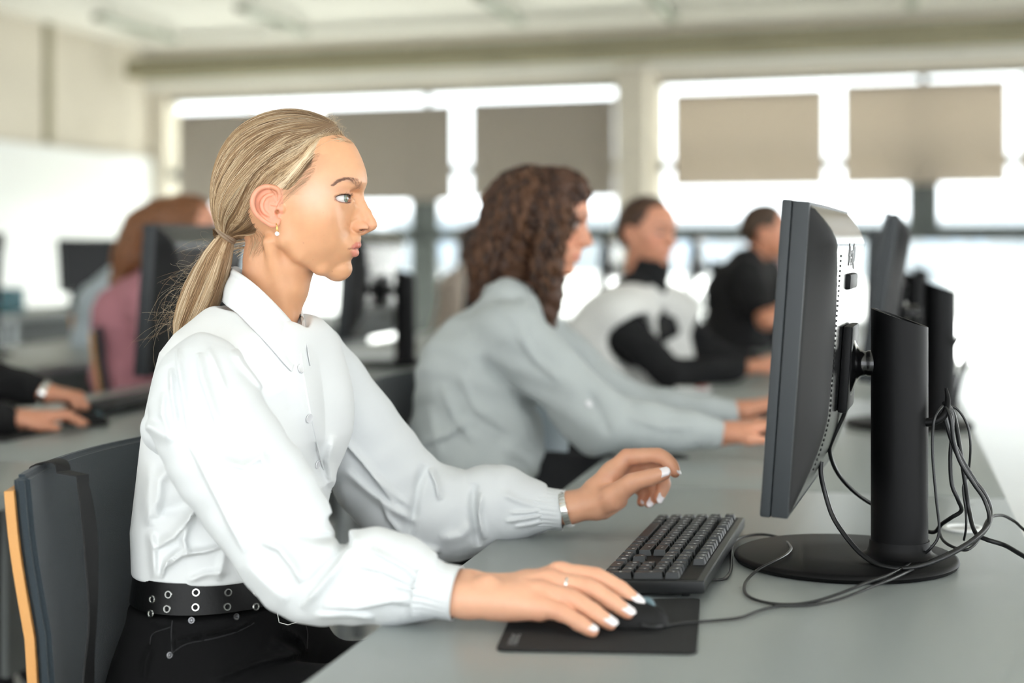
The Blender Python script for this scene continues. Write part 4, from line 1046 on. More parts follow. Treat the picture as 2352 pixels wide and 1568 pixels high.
for i in range(90):                                     # front fringe fuzz near the forehead
    p = fp_[i].copy(); row = [p.copy()]; a = RNG.uniform(-2.2,-.2); cv = RNG.uniform(-3,3); L = RNG.uniform(8,26)
    for k in range(15): b_ = a+cv*k/15; p = p+np.array([math.cos(b_), math.sin(b_), RNG.randn()*.2])*L/15; row.append(p.copy())
    fly.append(row); fc.append(HB[RNG.randint(2,5)])
nape = []
for i in range(200):                                    # nape and temple baby hair
    if i < 120: x0, y0 = RNG.uniform(560,600), RNG.uniform(520,560); a = math.radians(RNG.uniform(95,140)); w0 = RNG.uniform(60,100); L = RNG.uniform(20,55)
    else: x0 = RNG.uniform(694,740); y0 = np.interp(x0, [694,722,740], [428,392,345])+RNG.uniform(-8,8); a = math.radians(RNG.uniform(148,174)); w0 = 118; L = RNG.uniform(34,80)
    row0 = [np.array([*near(x0, y0, w0)]) + np.array([math.cos(a), math.sin(a)+.3*(k/15)*(i>=120), 0])*L*k/15 for k in range(16)]
    nape.append(row0); fc.append(HB[RNG.randint(1,4)]*.9)
nape = project_h(np.array(nape).reshape(-1,3), head_f, np.full(200*16, .5), 4).reshape(-1,16,3); fly += [list(r) for r in nape]
fl = hairs_mesh('loose_hairs', wld(np.array(fly)), np.r_[.00003, np.full(10,.00007), np.linspace(.00007,.00003,5)], m_hair, HAIR, cols=np.array(fc), kind='stuff')
# ================= the blonde woman: hands and arms (skin), nails, jewellery =================
def hand_mesh(fn, pts, h=.0014, pad=.02):
    a = np.array(pts); return nets(fn, a.min(0)-pad, a.max(0)+pad, h, 1)
def T3(l): return [tuple(P(*q[:3])) for q in l], [q[3] for q in l]
# right hand on the mouse; each joint is (px, py, depth, radius)
RH = {
 'index':  [(1288,1317,1.712,.0112),(1368,1325,1.700,.0090),(1424,1353,1.690,.0078),(1463,1383,1.684,.0062)],
 'middle': [(1262,1336,1.694,.0114),(1350,1350,1.680,.0092),(1402,1380,1.668,.0080),(1442,1408,1.662,.0064)],
 'ring':   [(1243,1362,1.676,.0112),(1310,1374,1.662,.0090),(1362,1404,1.648,.0078),(1402,1433,1.640,.0062)],
 'pinky':  [(1240,1393,1.662,.0104),(1290,1407,1.650,.0080),(1330,1430,1.636,.0070),(1362,1450,1.628,.0056)],
 'thumb':  [(1180,1378,1.740,.0130),(1268,1392,1.745,.0120),(1345,1404,1.735,.0098),(1398,1412,1.725,.0078)]}
RW = (1090,1366,1.682,.0215)
def sm_chain(l, n=4):
    p, r = T3(l); q = smooth_path(p, n); rr_ = np.interp(np.linspace(0, len(p)-1, len(q)), range(len(p)), r); return [tuple(x) for x in q], list(rr_)
def f_rhand(p):
    d = None
    wr = P(*RW[:3])
    # wrist and forearm stub: flattened
    A_ = P(985,1352,1.690); B_ = P(1150,1370,1.680); k0 = [tuple(A_ + Vector((0,dy,0))) for dy in (.012,-.012)]
    for dy, dz in ((.011,.003),(-.011,-.003)):
        g = chain(p, [tuple(P(985,1356,1.690)+Vector((0,dy,dz))), tuple(P(1075,1364,1.684)+Vector((0,dy,dz))), tuple(P(1150,1370,1.682)+Vector((0,dy*1.25,dz)))], [.0200,.0195,.0185], .008); d = g if d is None else smin(d, g, .012)
    for fn in ('index','middle','ring','pinky'):
        m = RH[fn][0]; fr = {'index':.011,'middle':.004,'ring':-.004,'pinky':-.012}[fn]
        st = P(1135,1372,1.682)+Vector((0,fr,0)); mp = P(*m[:3])
        d = smin(d, chain(p, [tuple(st), tuple((st+mp)/2+Vector((0,0,-.001))), tuple(mp-Vector((0,0,.0035)))], [.0165,.0150,.0125], .01), .010)
    d = smin(d, cap(p, P(1215,1392,1.712), P(1250,1398,1.690), .014, .012), .012)   # palm pad
    fs = None
    for fn, l in RH.items():
        q, r = sm_chain(l); g = chain(p, q, r, .004)
        # slight knuckle fullness
        for j, s_ in ((1,1.07),(2,1.05)): g = smin(g, sph(p, P(*l[j][:3]), l[j][3]*s_), .004)
        fs = g if fs is None else np.minimum(fs, g)
        if fn != 'thumb': d = smin(d, sph(p, P(l[0][0], l[0][1]-3, l[0][2]), l[0][3]*1.02), .008)
        gd = g; d = smin(d, gd, .0035)
    d = smin(d, sph(p, P(1118,1340,1.672), .0095), .010)                             # wrist bone
    # extensor tendons
    for fn in ('index','middle','ring'):
        m = RH[fn][0]; d = smin(d, cap(p, P(1165,1352,1.684), P(m[0]-12, m[1]-14, m[2]-.004), .0035, .0045), .007)
    return smax(d, -(p[:,0]-P(1000,1,1.69).x), .002)
v_, q_ = hand_mesh(f_rhand, [tuple(P(*l[:3])) for f_ in RH.values() for l in f_]+[tuple(P(990,1350,1.69))], .0013, .03)
def hand_cols(v, hd, fn):
    c = np.tile(np.array(srgb(226,172,140)[:3]), (len(v),1))
    for l in hd.values():
        for j, (rad, amt) in enumerate(((.013,.32),(.010,.38),(.008,.25),(.009,.3))):
            dd = sph(v, P(*l[j][:3]), 0.0); c = _mix(c, srgb(210,124,98)[:3], amt*np.exp(-(dd/rad)**2))
    return c
BODY_PARTS.append((v_, q_, hand_cols(v_, RH, f_rhand)))
# left hand hovering over the keyboard, thumb towards us
LH = {
 'index':  [(1440,1050,2.205,.0118),(1512,1047,2.190,.0098),(1541,1067,2.180,.0082),(1551,1086,2.175,.0062)],
 'middle': [(1452,1066,2.225,.0116),(1508,1078,2.228,.0096),(1525,1112,2.222,.0080),(1511,1146,2.214,.0062)],
 'ring':   [(1450,1088,2.243,.0110),(1492,1105,2.246,.0092),(1505,1132,2.240,.0076),(1489,1156,2.234,.0060)],
 'pinky':  [(1440,1110,2.262,.0102),(1470,1120,2.264,.0082),(1480,1138,2.260,.0068),(1472,1154,2.254,.0054)],
 'thumb':  [(1405,1143,2.172,.0140),(1449,1110,2.158,.0120),(1494,1096,2.150,.0100),(1528,1086,2.146,.0080)]}
def f_lhand(p):
    d = None
    for dy in (-.009,.010):
        g = chain(p, [tuple(P(1228,1168,2.215)+Vector((0,dy,0))), tuple(P(1305,1166,2.206)+Vector((0,dy,0))), tuple(P(1365,1152,2.202)+Vector((0,dy,0)))], [.0195,.0200,.0220], .008); d = g if d is None else smin(d, g, .012)
    for fn, dz, rr_ in (('index',.010,.0150),('middle',.004,.0150),('ring',-.004,.0140),('pinky',-.010,.0130)):
        st = P(1372,1140,2.203)+Vector((0,(.0 if fn == 'index' else .012 if fn == 'middle' else .022 if fn == 'ring' else .030),dz)); mp = P(*LH[fn][0][:3])
        d = smin(d, chain(p, [tuple(st), tuple((st+mp)/2), tuple(mp)], [.0185, rr_, .0120], .01), .010)
    d = smin(d, chain(p, [tuple(P(1372,1162,2.190)), tuple(P(1405,1143,2.174)), tuple(P(1440,1118,2.166))], [.0175,.0165,.0130], .01), .010)   # thenar
    d = smin(d, chain(p, [tuple(P(1385,1168,2.225)), tuple(P(1420,1148,2.240))], [.0150,.0135], .01), .012)
    for fn, l in LH.items():
        q, r = sm_chain(l); g = chain(p, q, r, .004)
        for j, s_ in ((1,1.06),(2,1.04)): g = smin(g, sph(p, P(*l[j][:3]), l[j][3]*s_), .004)
        d = smin(d, g, .003)
    return smax(d, -(p[:,0]-P(1238,1,2.2).x), .002)
v_, q_ = hand_mesh(f_lhand, [tuple(P(*l[:3])) for f_ in LH.values() for l in f_]+[tuple(P(1240,1168,2.2))], .0014, .03)
BODY_PARTS.append((v_, q_, hand_cols(v_, LH, f_lhand)*np.array([.97,.93,.90])))
# nails
m_nail = mat('white_nail_polish', srgb(244,236,236), .12, coat=.8, spec=.6)
def nail(fn, a, b, r, toward, L=.0135, w=.0052):
    """a nail on the fingertip: a = last joint, b = tip centre, toward = outward normal"""
    a, b = P(*a), P(*b); ax = (b-a).normalized(); n_ = Vector(toward); n_ = (n_-ax*n_.dot(ax)).normalized(); s_ = ax.cross(n_); vs, fs = [], []; nu, nv = 10, 9
    for side in (0, 1):
        for i in range(nu+1):
            t = i/nu; L0 = -.0098+t*(L+.0022); ww = w*(1-.12*t)*(1-max(0,(t-.82)/.18)**2*.35)*(min(1, .55+t*3))
            for k in range(nv+1):
                x = -1+2*k/nv; ang = x*1.05; r0 = ww*1.02
                h = r - .0007*side - (ww*.62)*(1-math.cos(ang)) - max(0,t-.5)**2*.0035
                y = r0*math.sin(ang)/math.sin(1.05)
                vs.append(b + ax*(L0 - (0.0016*abs(x)**2 if t > .8 else 0)) + s_*y + n_*(h+.0015))
    N_ = (nu+1)*(nv+1)
    for side in (0, 1):
        for i in range(nu):
            for k in range(nv):
                q = side*N_+i*(nv+1)+k; f_ = (q, q+1, q+nv+2, q+nv+1); fs.append(f_ if side == 0 else f_[::-1])
    rim = [i*(nv+1) for i in range(nu+1)] + [nu*(nv+1)+k for k in range(1, nv+1)] + [i*(nv+1)+nv for i in range(nu-1,-1,-1)] + [k for k in range(nv-1,0,-1)]
    for x, y in zip(rim, rim[1:]+rim[:1]): fs.append((x, y, y+N_, x+N_))
    return tag(mesh_obj('fingernail', vs, fs, m_nail, WOMAN, True, smooth=True), 'fingernail with white polish')
for fn in ('index','middle','ring','pinky'):
    l = RH[fn]; nail(fn, l[2][:3], l[3][:3], l[3][3], (.42,-.66,.72), .0150 if fn != 'pinky' else .0130, .0062 if fn != 'pinky' else .0052)
l = RH['thumb']; nail('thumb', l[2][:3], l[3][:3], l[3][3], (0,.6,.8), .014, .006)
l = LH['index']; nail('index', l[2][:3], l[3][:3], l[3][3], (.85,-.5,.30), .0135, .0054)
l = LH['middle']; nail('middle', l[2][:3], l[3][:3], l[3][3], (.5,-.85,.2), .0140, .0056)
l = LH['ring']; nail('ring', l[2][:3], l[3][:3], l[3][3], (.3,-.95,.2), .0135, .0054)
l = LH['pinky']; nail('pinky', l[2][:3], l[3][:3], l[3][3], (.3,-.9,.2), .011, .0042)
l = LH['thumb']; nail('thumb', l[2][:3], l[3][:3], l[3][3], (.05,-.92,.45), .0165, .0068)
# ring and bracelet watch band
m_silver = mat('silver', srgb(225,225,222), .2, metal=1.0); 
def band(name, c, ax, r1, r2, wid, th, m, n=40, parent=None, side=None):
    ax = ax.normalized(); a = (side or Vector((0,0,1))); a = (a-ax*a.dot(ax)).normalized(); b = ax.cross(a); bm = bmesh.new(); rings = []
    for k in range(n):
        t = 2*math.pi*k/n; o = a*math.cos(t)*r1+b*math.sin(t)*r2; on = o.normalized(); rings.append([bm.verts.new(c+o+ax*x+on*y) for x, y in ((-wid/2,0),(-wid/2,th),(wid/2,th),(wid/2,0))])
    for i in range(n):
        A_, B_ = rings[i], rings[(i+1)%n]
        for k in range(4): bm.faces.new((A_[k], A_[(k+1)%4], B_[(k+1)%4], B_[k]))
    return bm_obj(name, bm, m, parent or WOMAN, True, smooth=50)
l = RH['middle']; a_, b_ = P(*l[0][:3]), P(*l[1][:3]); cR = a_*.50+b_*.50
band('ring', cR, (b_-a_), .0106, .0106, .0028, .0010, m_silver)
wc = P(1301,1168,2.206); wax = (P(1330,1160,2.204)-P(1275,1174,2.208)).normalized()
wl = band('bracelet_watch', wc, wax, .0235, .0325, .0088, .0014, m_silver, 44, side=Vector((0,0,1)))
m_gold2 = mat('watch_gold', srgb(206,178,120), .25, metal=1.0)
a = (Vector((0,0,1))-wax*wax.z).normalized(); b = wax.cross(a)
lk = bmesh.new()
for k in range(30):
    t = 2*math.pi*k/30; o = a*math.cos(t)*.0250+b*math.sin(t)*.0340; tn = (-a*math.sin(t)*.0250+b*math.cos(t)*.0340).normalized(); on = tn.cross(wax)
    M = Matrix((( tn.x, wax.x, on.x, (wc+o).x),(tn.y, wax.y, on.y, (wc+o).y),(tn.z, wax.z, on.z, (wc+o).z),(0,0,0,1))); box(lk, (-.0025,-.0045,-.0006),(.0025,.0045,.0009), .0004, M)
tag(bm_obj('watch_links', lk, m_silver, wl, True, smooth=40), kind='stuff')
# covered arms, torso and legs of the body (under the clothes), coarse
SH_R = P(486,850,1.895); SH_L = P(735,850,2.165); EL_R = P(650,1300,1.75); EL_L = P(985,1178,2.245)
def f_body(p):
    d = chain(p, [tuple(SH_R), tuple(EL_R), tuple(P(990,1355,1.69))], [.028,.032,.022], .02)
    d = smin(d, chain(p, [tuple(SH_L), tuple(P(800,968,2.185)), tuple(P(900,1118,2.22)), tuple(EL_L), tuple(P(1245,1168,2.215))], [.026,.028,.030,.030,.021], .02), .02)
    d = smin(d, chain(p, [tuple((SH_R+SH_L)/2+Vector((0,0,-.05))), tuple(P(560,1000,2.03)), tuple(P(530,1180,2.03)), tuple(P(520,1400,2.03))], [.060,.075,.07,.075], .04), .03)
    d = smin(d, cap(p, SH_R+Vector((.02,.05,-.03)), SH_L+Vector((.0,-.07,-.05)), .030, .026), .03)
    return d
v_, q_ = nets(f_body, (-.48,1.62,.52), (.09,2.36,1.10), .007, 1); BODY_PARTS.append((v_, q_, np.tile(SK, (len(v_),1))))
def join_body():
    off = 0; V_, Q_, C_ = [], [], []
    for v, q, c in BODY_PARTS: V_.append(v); Q_.append(q+off); C_.append(c); off += len(v)
    return mesh_obj('body', np.concatenate(V_), np.concatenate(Q_), m_skin, WOMAN, True, smooth=True, cols={'col': np.concatenate(C_)})
join_body()
# ================= the blonde woman: clothes =================
m_shirt = mat('white_cotton', srgb(234,236,236), .9, bump=.10, bscale=1400, spec=.25, bdist=.0005)
m_shirt_dimmed = mat('white_cotton_dimmed', srgb(223,226,227), .9, bump=.10, bscale=1400, spec=.25, bdist=.0005)  # same cotton as the torso, darkened to offset blown-out light on the sleeves
FK = 2.1
def folds(px, py, L):
    """sum of fold heights in metres, given in the picture plane; each (points, width px, height m, sharp)"""
    s = np.zeros(len(px), np.float32)
    for pts, w, a, sharp in L:
        P_ = np.array(pts); m = (px > P_[:,0].min()-w*3) & (px < P_[:,0].max()+w*3) & (py > P_[:,1].min()-w*3) & (py < P_[:,1].max()+w*3)
        if not m.any(): continue
        d, t, sd = poly_dist(px[m], py[m], pts); env = np.clip(np.minimum(t, 1-t)*5, 0, 1)**.7
        if sharp: x = d*sd/w; g = np.where(x > 0, np.exp(-(x/.35)**2), np.exp(-(x/1.2)**2))        # steep on one side
        else: g = np.exp(-(d/w)**2)
        s[m] += a*FK*g*env
    return s
TH = math.radians(-19); TF = np.array([math.cos(TH), math.sin(TH), 0]); TS = np.array([-math.sin(TH), math.cos(TH), 0])     # forward, to her left
def tor_c(py, cx, d=2.02): return np.array(P(cx, py, d))
TL = [(690,606,.062,.075),(730,600,.072,.115),(760,592,.082,.142),(800,582,.092,.156),(860,574,.100,.154),(930,567,.108,.152),(1000,562,.114,.150),(1100,547,.111,.150),(1200,530,.108,.148),(1290,522,.100,.146),(1345,520,.096,.142),(1400,520,.094,.140)]
TZ = [HC-(a[0]-HY)/F*2.02 for a in TL]; TX = [(a[1]-CX)/F*2.02 for a in TL]
FT = [  # torso folds (lower back and side)
 ([(350,1010),(400,1050),(450,1125),(500,1230)], 9, .0035, 1), ([(352,1262),(400,1235),(445,1180),(462,1140)], 12, .0045, 1), ([(370,1310),(420,1275),(470,1268),(520,1255)], 9, .0040, 1),
 ([(345,1220),(352,1262),(356,1330)], 9, .003, 0), ([(410,1060),(365,1100),(358,1190)], 16, .004, 0), ([(430,1280),(422,1240),(432,1200),(450,1160)], 8, .0035, 0), ([(372,1330),(385,1290),(420,1260)], 7, .003, 1),
 ([(500,1335),(512,1290),(515,1260)], 10, .003, 0), ([(345,1060),(338,1150),(345,1210)], 12, .003, 0), ([(430,1335),(470,1318),(530,1312)], 8, .002, 0), ([(360,1170),(400,1165),(460,1150)], 18, -.003, 0),
 ([(640,900),(700,1010),(752,1110)], 30, -.004, 0), ([(770,1000),(755,1060),(764,1120)], 10, .003, 0),
 ([(540,835),(552,870),(575,905)], 8, .0015, 0)]
def f_torso(p):
    z = p[:,2]; zz = TZ[::-1]; g = lambda i: np.interp(z, zz, [a[i] for a in TL][::-1]); cx = np.interp(z, zz, TX[::-1]); cy = 2.02
    x = (p[:,0]-cx)*TF[0] + (p[:,1]-cy)*TF[1]; y = (p[:,0]-cx)*TS[0] + (p[:,1]-cy)*TS[1]; a, b = g(2), g(3)
    n = 2.3; rho = ((np.abs(x)/a)**n + (np.abs(y)/b)**n + 1e-9)**(1/n); d = (rho-1)*np.minimum(a, b)*.92
    # bust
    q = np.stack([x, np.abs(y), z], 1); d = smin(d, ell(q, (.050,.062,HC-(960-HY)/F*2.02), (.055,.060,.070)), .05)
    q0 = np.array(P(612,668,2.02)); d = smax(d, -cap(p, q0, np.array(P(688,782,1.985)), .060, .012), .006)
    zt = HC-(712-HY)/F*2.02; sl = (z - (zt + .012*np.clip(-x/.08,-1.6,1) - np.clip(np.abs(y)-.050, 0, 1)*.36))*.92; d = smax(d, sl, .016)
    px, py = px_of(p); m = p[:,1] < 2.1
    d = d - folds(px, py, FT)*m
    return smax(d, -(z-(HC-(1346-HY)/F*1.885)), .004)
# sleeves: (px, py, depth, radius px at that depth)
SR = [(470,842,1.880,76),(462,890,1.858,104),(476,960,1.835,124),(520,1040,1.810,130),(578,1120,1.790,128),(632,1200,1.772,122),(672,1275,1.758,112),(712,1322,1.745,100),(780,1328,1.732,98),(860,1322,1.722,101),(915,1330,1.712,94),(962,1342,1.700,74),(1000,1350,1.692,58)]
SL = [(722,810,2.150,66),(752,880,2.160,84),(800,968,2.180,98),(852,1052,2.200,108),(900,1118,2.215,110),(960,1168,2.228,104),(1035,1180,2.232,103),(1078,1182,2.232,84),(1098,1182,2.232,68),(1130,1160,2.230,90),(1172,1160,2.226,74),(1215,1165,2.220,58),(1262,1170,2.214,43)]
def sleeve_path(L): 
    p = [P(*q[:3]) for q in L]; r = [q[3]*q[2]/F for q in L]; q = smooth_path(p, 2); return [tuple(x) for x in q], list(np.interp(np.linspace(0, len(L)-1, len(q)), range(len(L)), r))
FR = [  # near sleeve
 ([(455,810),(462,870),(485,935),(500,985)], 12, .0055, 1), ([(405,800),(410,850),(425,940),(432,1000)], 8, .0045, 1), ([(390,845),(392,900),(405,985)], 7, .0040, 1), ([(440,970),(490,1015),(560,1045),(600,1040)], 26, -.005, 0),
 ([(376,900),(372,950),(390,1000)], 7, .003, 0), ([(540,800),(555,830),(590,870),(650,935)], 10, .003, 0), ([(480,800),(500,850),(520,900)], 7, .0025, 0), ([(430,1010),(470,1090),(520,1190),(560,1270)], 12, .004, 1),
 ([(400,1010),(352,985),(330,975)], 14, .005, 0), ([(500,1060),(560,1075),(600,1050),(615,1090)], 12, .004, 1), ([(600,1245),(640,1262),(670,1300),(690,1340)], 12, .0055, 1), ([(660,1225),(720,1232),(770,1236),(800,1262)], 12, -.0035, 0),
 ([(794,1240),(775,1275),(740,1310),(705,1345)], 10, -.0032, 0), ([(820,1225),(780,1290),(730,1350),(690,1395)], 12, .005, 1), ([(850,1262),(900,1290),(960,1322)], 9, .0035, 1), ([(820,1300),(880,1312),(950,1345)], 8, .0025, 1),
 ([(740,1395),(820,1398),(900,1382),(970,1375)], 9, .003, 1), ([(720,1415),(800,1412),(860,1420)], 7, .003, 0), ([(905,1345),(940,1352),(975,1362)], 5, .002, 0), ([(900,1385),(950,1385),(985,1392)], 5, .0022, 0), ([(920,1310),(955,1325),(985,1335)], 5, .002, 0),
 ([(560,1290),(600,1330),(660,1385)], 14, .003, 0), ([(640,1120),(690,1200),(720,1215)], 26, -.003, 0), ([(960,1358),(985,1366),(1000,1370)], 4, .0018, 0)]
FL = [
 ([(735,770),(760,830),(775,880)], 12, .0035, 1), ([(785,1010),(830,1060),(870,1110),(905,1160)], 10, .005, 1), ([(790,1080),(850,1130),(910,1175),(960,1200)], 10, .004, 0), ([(975,1065),(960,1120),(950,1180),(938,1240)], 11, -.0036, 0),
 ([(985,1075),(1000,1110),(1008,1150)], 9, .004, 1), ([(1092,1110),(1086,1160),(1090,1210),(1100,1255)], 10, -.0045, 0), ([(1105,1130),(1098,1180),(1110,1240)], 7, .004, 1), ([(1150,1130),(1190,1150),(1240,1165)], 7, .002, 0),
 ([(1170,1180),(1210,1178),(1250,1172)], 5, .0025, 1), ([(1160,1198),(1210,1190),(1255,1182)], 5, .0025, 0), ([(1180,1210),(1220,1204),(1255,1195)], 4, .002, 0), ([(940,1245),(975,1262),(1010,1270)], 8, .004, 1), ([(1010,1240),(1060,1230),(1085,1200)], 12, .003, 0),
 ([(870,1140),(890,1190),(925,1235)], 9, .003, 1), ([(850,1090),(900,1130),(945,1165)], 8, .002, 0)]
def mk_sleeve(L, FO, cut_px, cut_d, flat=.86):
    pts, r = sleeve_path(L)
    def f(p):
        q = p.copy(); acc = np.full(len(p), 1.0, np.float32)
        # flatten a little along the view axis
        acc = chain(q, pts, r, .012)
        px, py = px_of(p); cy = np.interp(p[:,0], [a[0] for a in pts], [a[1] for a in pts]) if all(b[0] >= a[0] for a, b in zip(pts, pts[1:])) else 0
        d = acc - folds(px, py, FO)
        # fine soft creases
        n1 = np.sin(px*.050+py*.021+2*np.sin(py*.017))*np.sin(py*.043-px*.013+1.3*np.sin(px*.02)); d = d - .0014*n1
        return smax(d, p[:,0]-P(cut_px, 1, cut_d).x, .003)
    return f
f_slr0 = mk_sleeve(SR, FR, 1003, 1.692); f_sll0 = mk_sleeve(SL, FL, 1258, 2.214)
TIP = [tuple(P(440,990,1.90)), tuple(P(380,985,1.905)), tuple(P(334,978,1.915))]
NOTCH = P(794,1236,1.73)
def f_slr(p):
    d = f_slr0(p)
    d = smin(d, chain(p, TIP, [.050,.030,.0045], .01), .012)
    px, py = px_of(p); w = folds(px, py, [([(760,1180),(782,1215),(800,1262)], 11, .012, 0)])
    return d + w
f_sll = f_sll0
SHIRT = sdf_obj('shirt', f_torso, (-.50,1.80,.70), (-.10,2.26,1.10), .0026, m_shirt, WOMAN)
def bb(L, pad=.085): a = np.array([tuple(P(*q[:3])) for q in L]); return a.min(0)-pad, a.max(0)+pad
lo, hi = bb(SR); sdf_obj('sleeve', f_slr, lo, hi, .0022, m_shirt_dimmed, SHIRT)
lo, hi = bb(SL); sdf_obj('sleeve', f_sll, lo, hi, .0024, m_shirt_dimmed, SHIRT)
# cuffs: gathered tubes
def cuff(pts, radii, nm='cuff', wav=.0007, fr=26, flat=1.0):
    q = smooth_path(pts, 5); r = np.interp(np.linspace(0, len(pts)-1, len(q)), range(len(pts)), radii); n = 96; vs, fs = [], []; up = Vector((0,0,1)); m_ = len(q)
    for lay in (0, 1):
        for i, c in enumerate(q):
            t = (q[min(i+1, m_-1)]-q[max(i-1,0)]).normalized(); s = t.cross(up).normalized(); b = s.cross(t)
            for k in range(n):
                a = 2*math.pi*k/n; rr_ = r[i]*(1 + 0) + wav*math.sin(a*fr+i*.2)*(1-i/m_)**1.5 - .0018*lay; vs.append(c + s*math.cos(a)*rr_*flat + b*math.sin(a)*rr_)
    N_ = m_*n
    for lay in (0, 1):
        for i in range(m_-1):
            for k in range(n):
                f_ = (lay*N_+i*n+k, lay*N_+i*n+(k+1)%n, lay*N_+(i+1)*n+(k+1)%n, lay*N_+(i+1)*n+k); fs.append(f_ if lay else f_[::-1])
    for i in (0, m_-1):
        for k in range(n): fs.append((i*n+k, i*n+(k+1)%n, N_+i*n+(k+1)%n, N_+i*n+k))
    return mesh_obj(nm, vs, fs, m_shirt_dimmed, SHIRT, True, smooth=True)
cuff([P(972,1346,1.694),P(990,1350,1.692),P(1014,1356,1.690),P(1050,1362,1.687)], [.0330,.0300,.0285,.0288], wav=.0022, flat=1.28)
cuff([P(1238,1167,2.217),P(1252,1168,2.215),P(1272,1169,2.213),P(1296,1171,2.211)], [.0300,.0292,.0282,.0280], wav=.0020, flat=1.28)
# collar
def leaf(top, bot, nm, nu=26, nv=14, bulge=.006, m=None):
    def res(L): q = smooth_path([P(*a) for a in L], 8); return [q[int(round(i*(len(q)-1)/nu))] for i in range(nu+1)]
    A_, B_ = res(top), res(bot); vs, fs = [], []; mid = P(612,740,2.03)
    for lay in (0, 1):
        for i in range(nu+1):
            for k in range(nv+1):
                t = k/nv; c = A_[i]*(1-t)+B_[i]*t; o = (c-mid); o.z = 0; o = o.normalized() if o.length > 1e-6 else Vector((1,0,0))
                lift = bulge*math.sin(math.pi*min(1,t*1.0))*(1-.3*t) + .004*math.exp(-((t-.05)/.08)**2)
                vs.append(c + o*(lift - .0016*lay))
    N_ = (nu+1)*(nv+1)
    for lay in (0,1):
        for i in range(nu):
            for k in range(nv):
                q = lay*N_+i*(nv+1)+k; f_ = (q, q+1, q+nv+2, q+nv+1); fs.append(f_ if lay == 0 else f_[::-1])
    rim = [i*(nv+1) for i in range(nu+1)] + [nu*(nv+1)+k for k in range(1, nv+1)] + [i*(nv+1)+nv for i in range(nu-1,-1,-1)] + [k for k in range(nv-1,0,-1)]
    for x, y in zip(rim, rim[1:]+rim[:1]): fs.append((x, y, y+N_, x+N_))
    return mesh_obj(nm, vs, fs, m_shirt, SHIRT, True, smooth=True)
def on_t(px, py, off=.004):
    q, d = raycast(f_all, px, py, 1.70, 2.4); return (px, py, d-off)
def f_all(p): return np.minimum(f_torso(p), f_slr(p))
leaf([(534,613,2.06),(546,622,2.005),(566,636,1.972),(592,657,1.957),(624,688,1.953),(656,723,1.966),(679,752,1.985),(690,768,1.990)],
     [(506,688,2.05),(520,702,1.985),on_t(545,720),on_t(580,755),on_t(612,788),on_t(640,820),on_t(662,845),on_t(671,853)], 'collar')
leaf([(534,613,2.06),(546,612,2.09),(560,622,2.115),(600,650,2.12),(650,690,2.09),(682,700,2.055),(690,735,2.02),(694,768,1.995)],
     [(506,688,2.05),(520,690,2.12),(560,700,2.16),(620,715,2.17),(670,728,2.12),(698,738,2.05),on_t(706,790),on_t(713,840)], 'collar', bulge=.003)
# collar stand behind the leaves
# buttons and placket edge
m_btn = mat('shell_button', srgb(222,222,224), .25, coat=.4)
for bx, by in ((689,847),(709,960),(728,1066)):
    q, d = raycast(f_torso, bx, by, 1.8, 2.3); n_ = grad(f_torso, q)
    M = Matrix.Translation(q+n_*.0005) @ n_.to_track_quat('Z','Y').to_matrix().to_4x4(); bm = bmesh.new(); lathe(bm, [(0,0),(.0052,0),(.0058,.0008),(.0054,.0018),(.0042,.0014),(0,.0013)], 24, M); bm_obj('button', bm, m_btn, SHIRT, True, smooth=50)
pl = []
for px, py in ((682,812),(686,850),(694,900),(706,960),(718,1015),(734,1075),(750,1130)):
    q, d = raycast(f_torso, px+9, py, 1.8, 2.3); n_ = grad(f_torso, q); pl.append(q+n_*.0002)
tube_obj('placket_edge', pl, .0012, m_shirt, SHIRT, True, 6, 6)
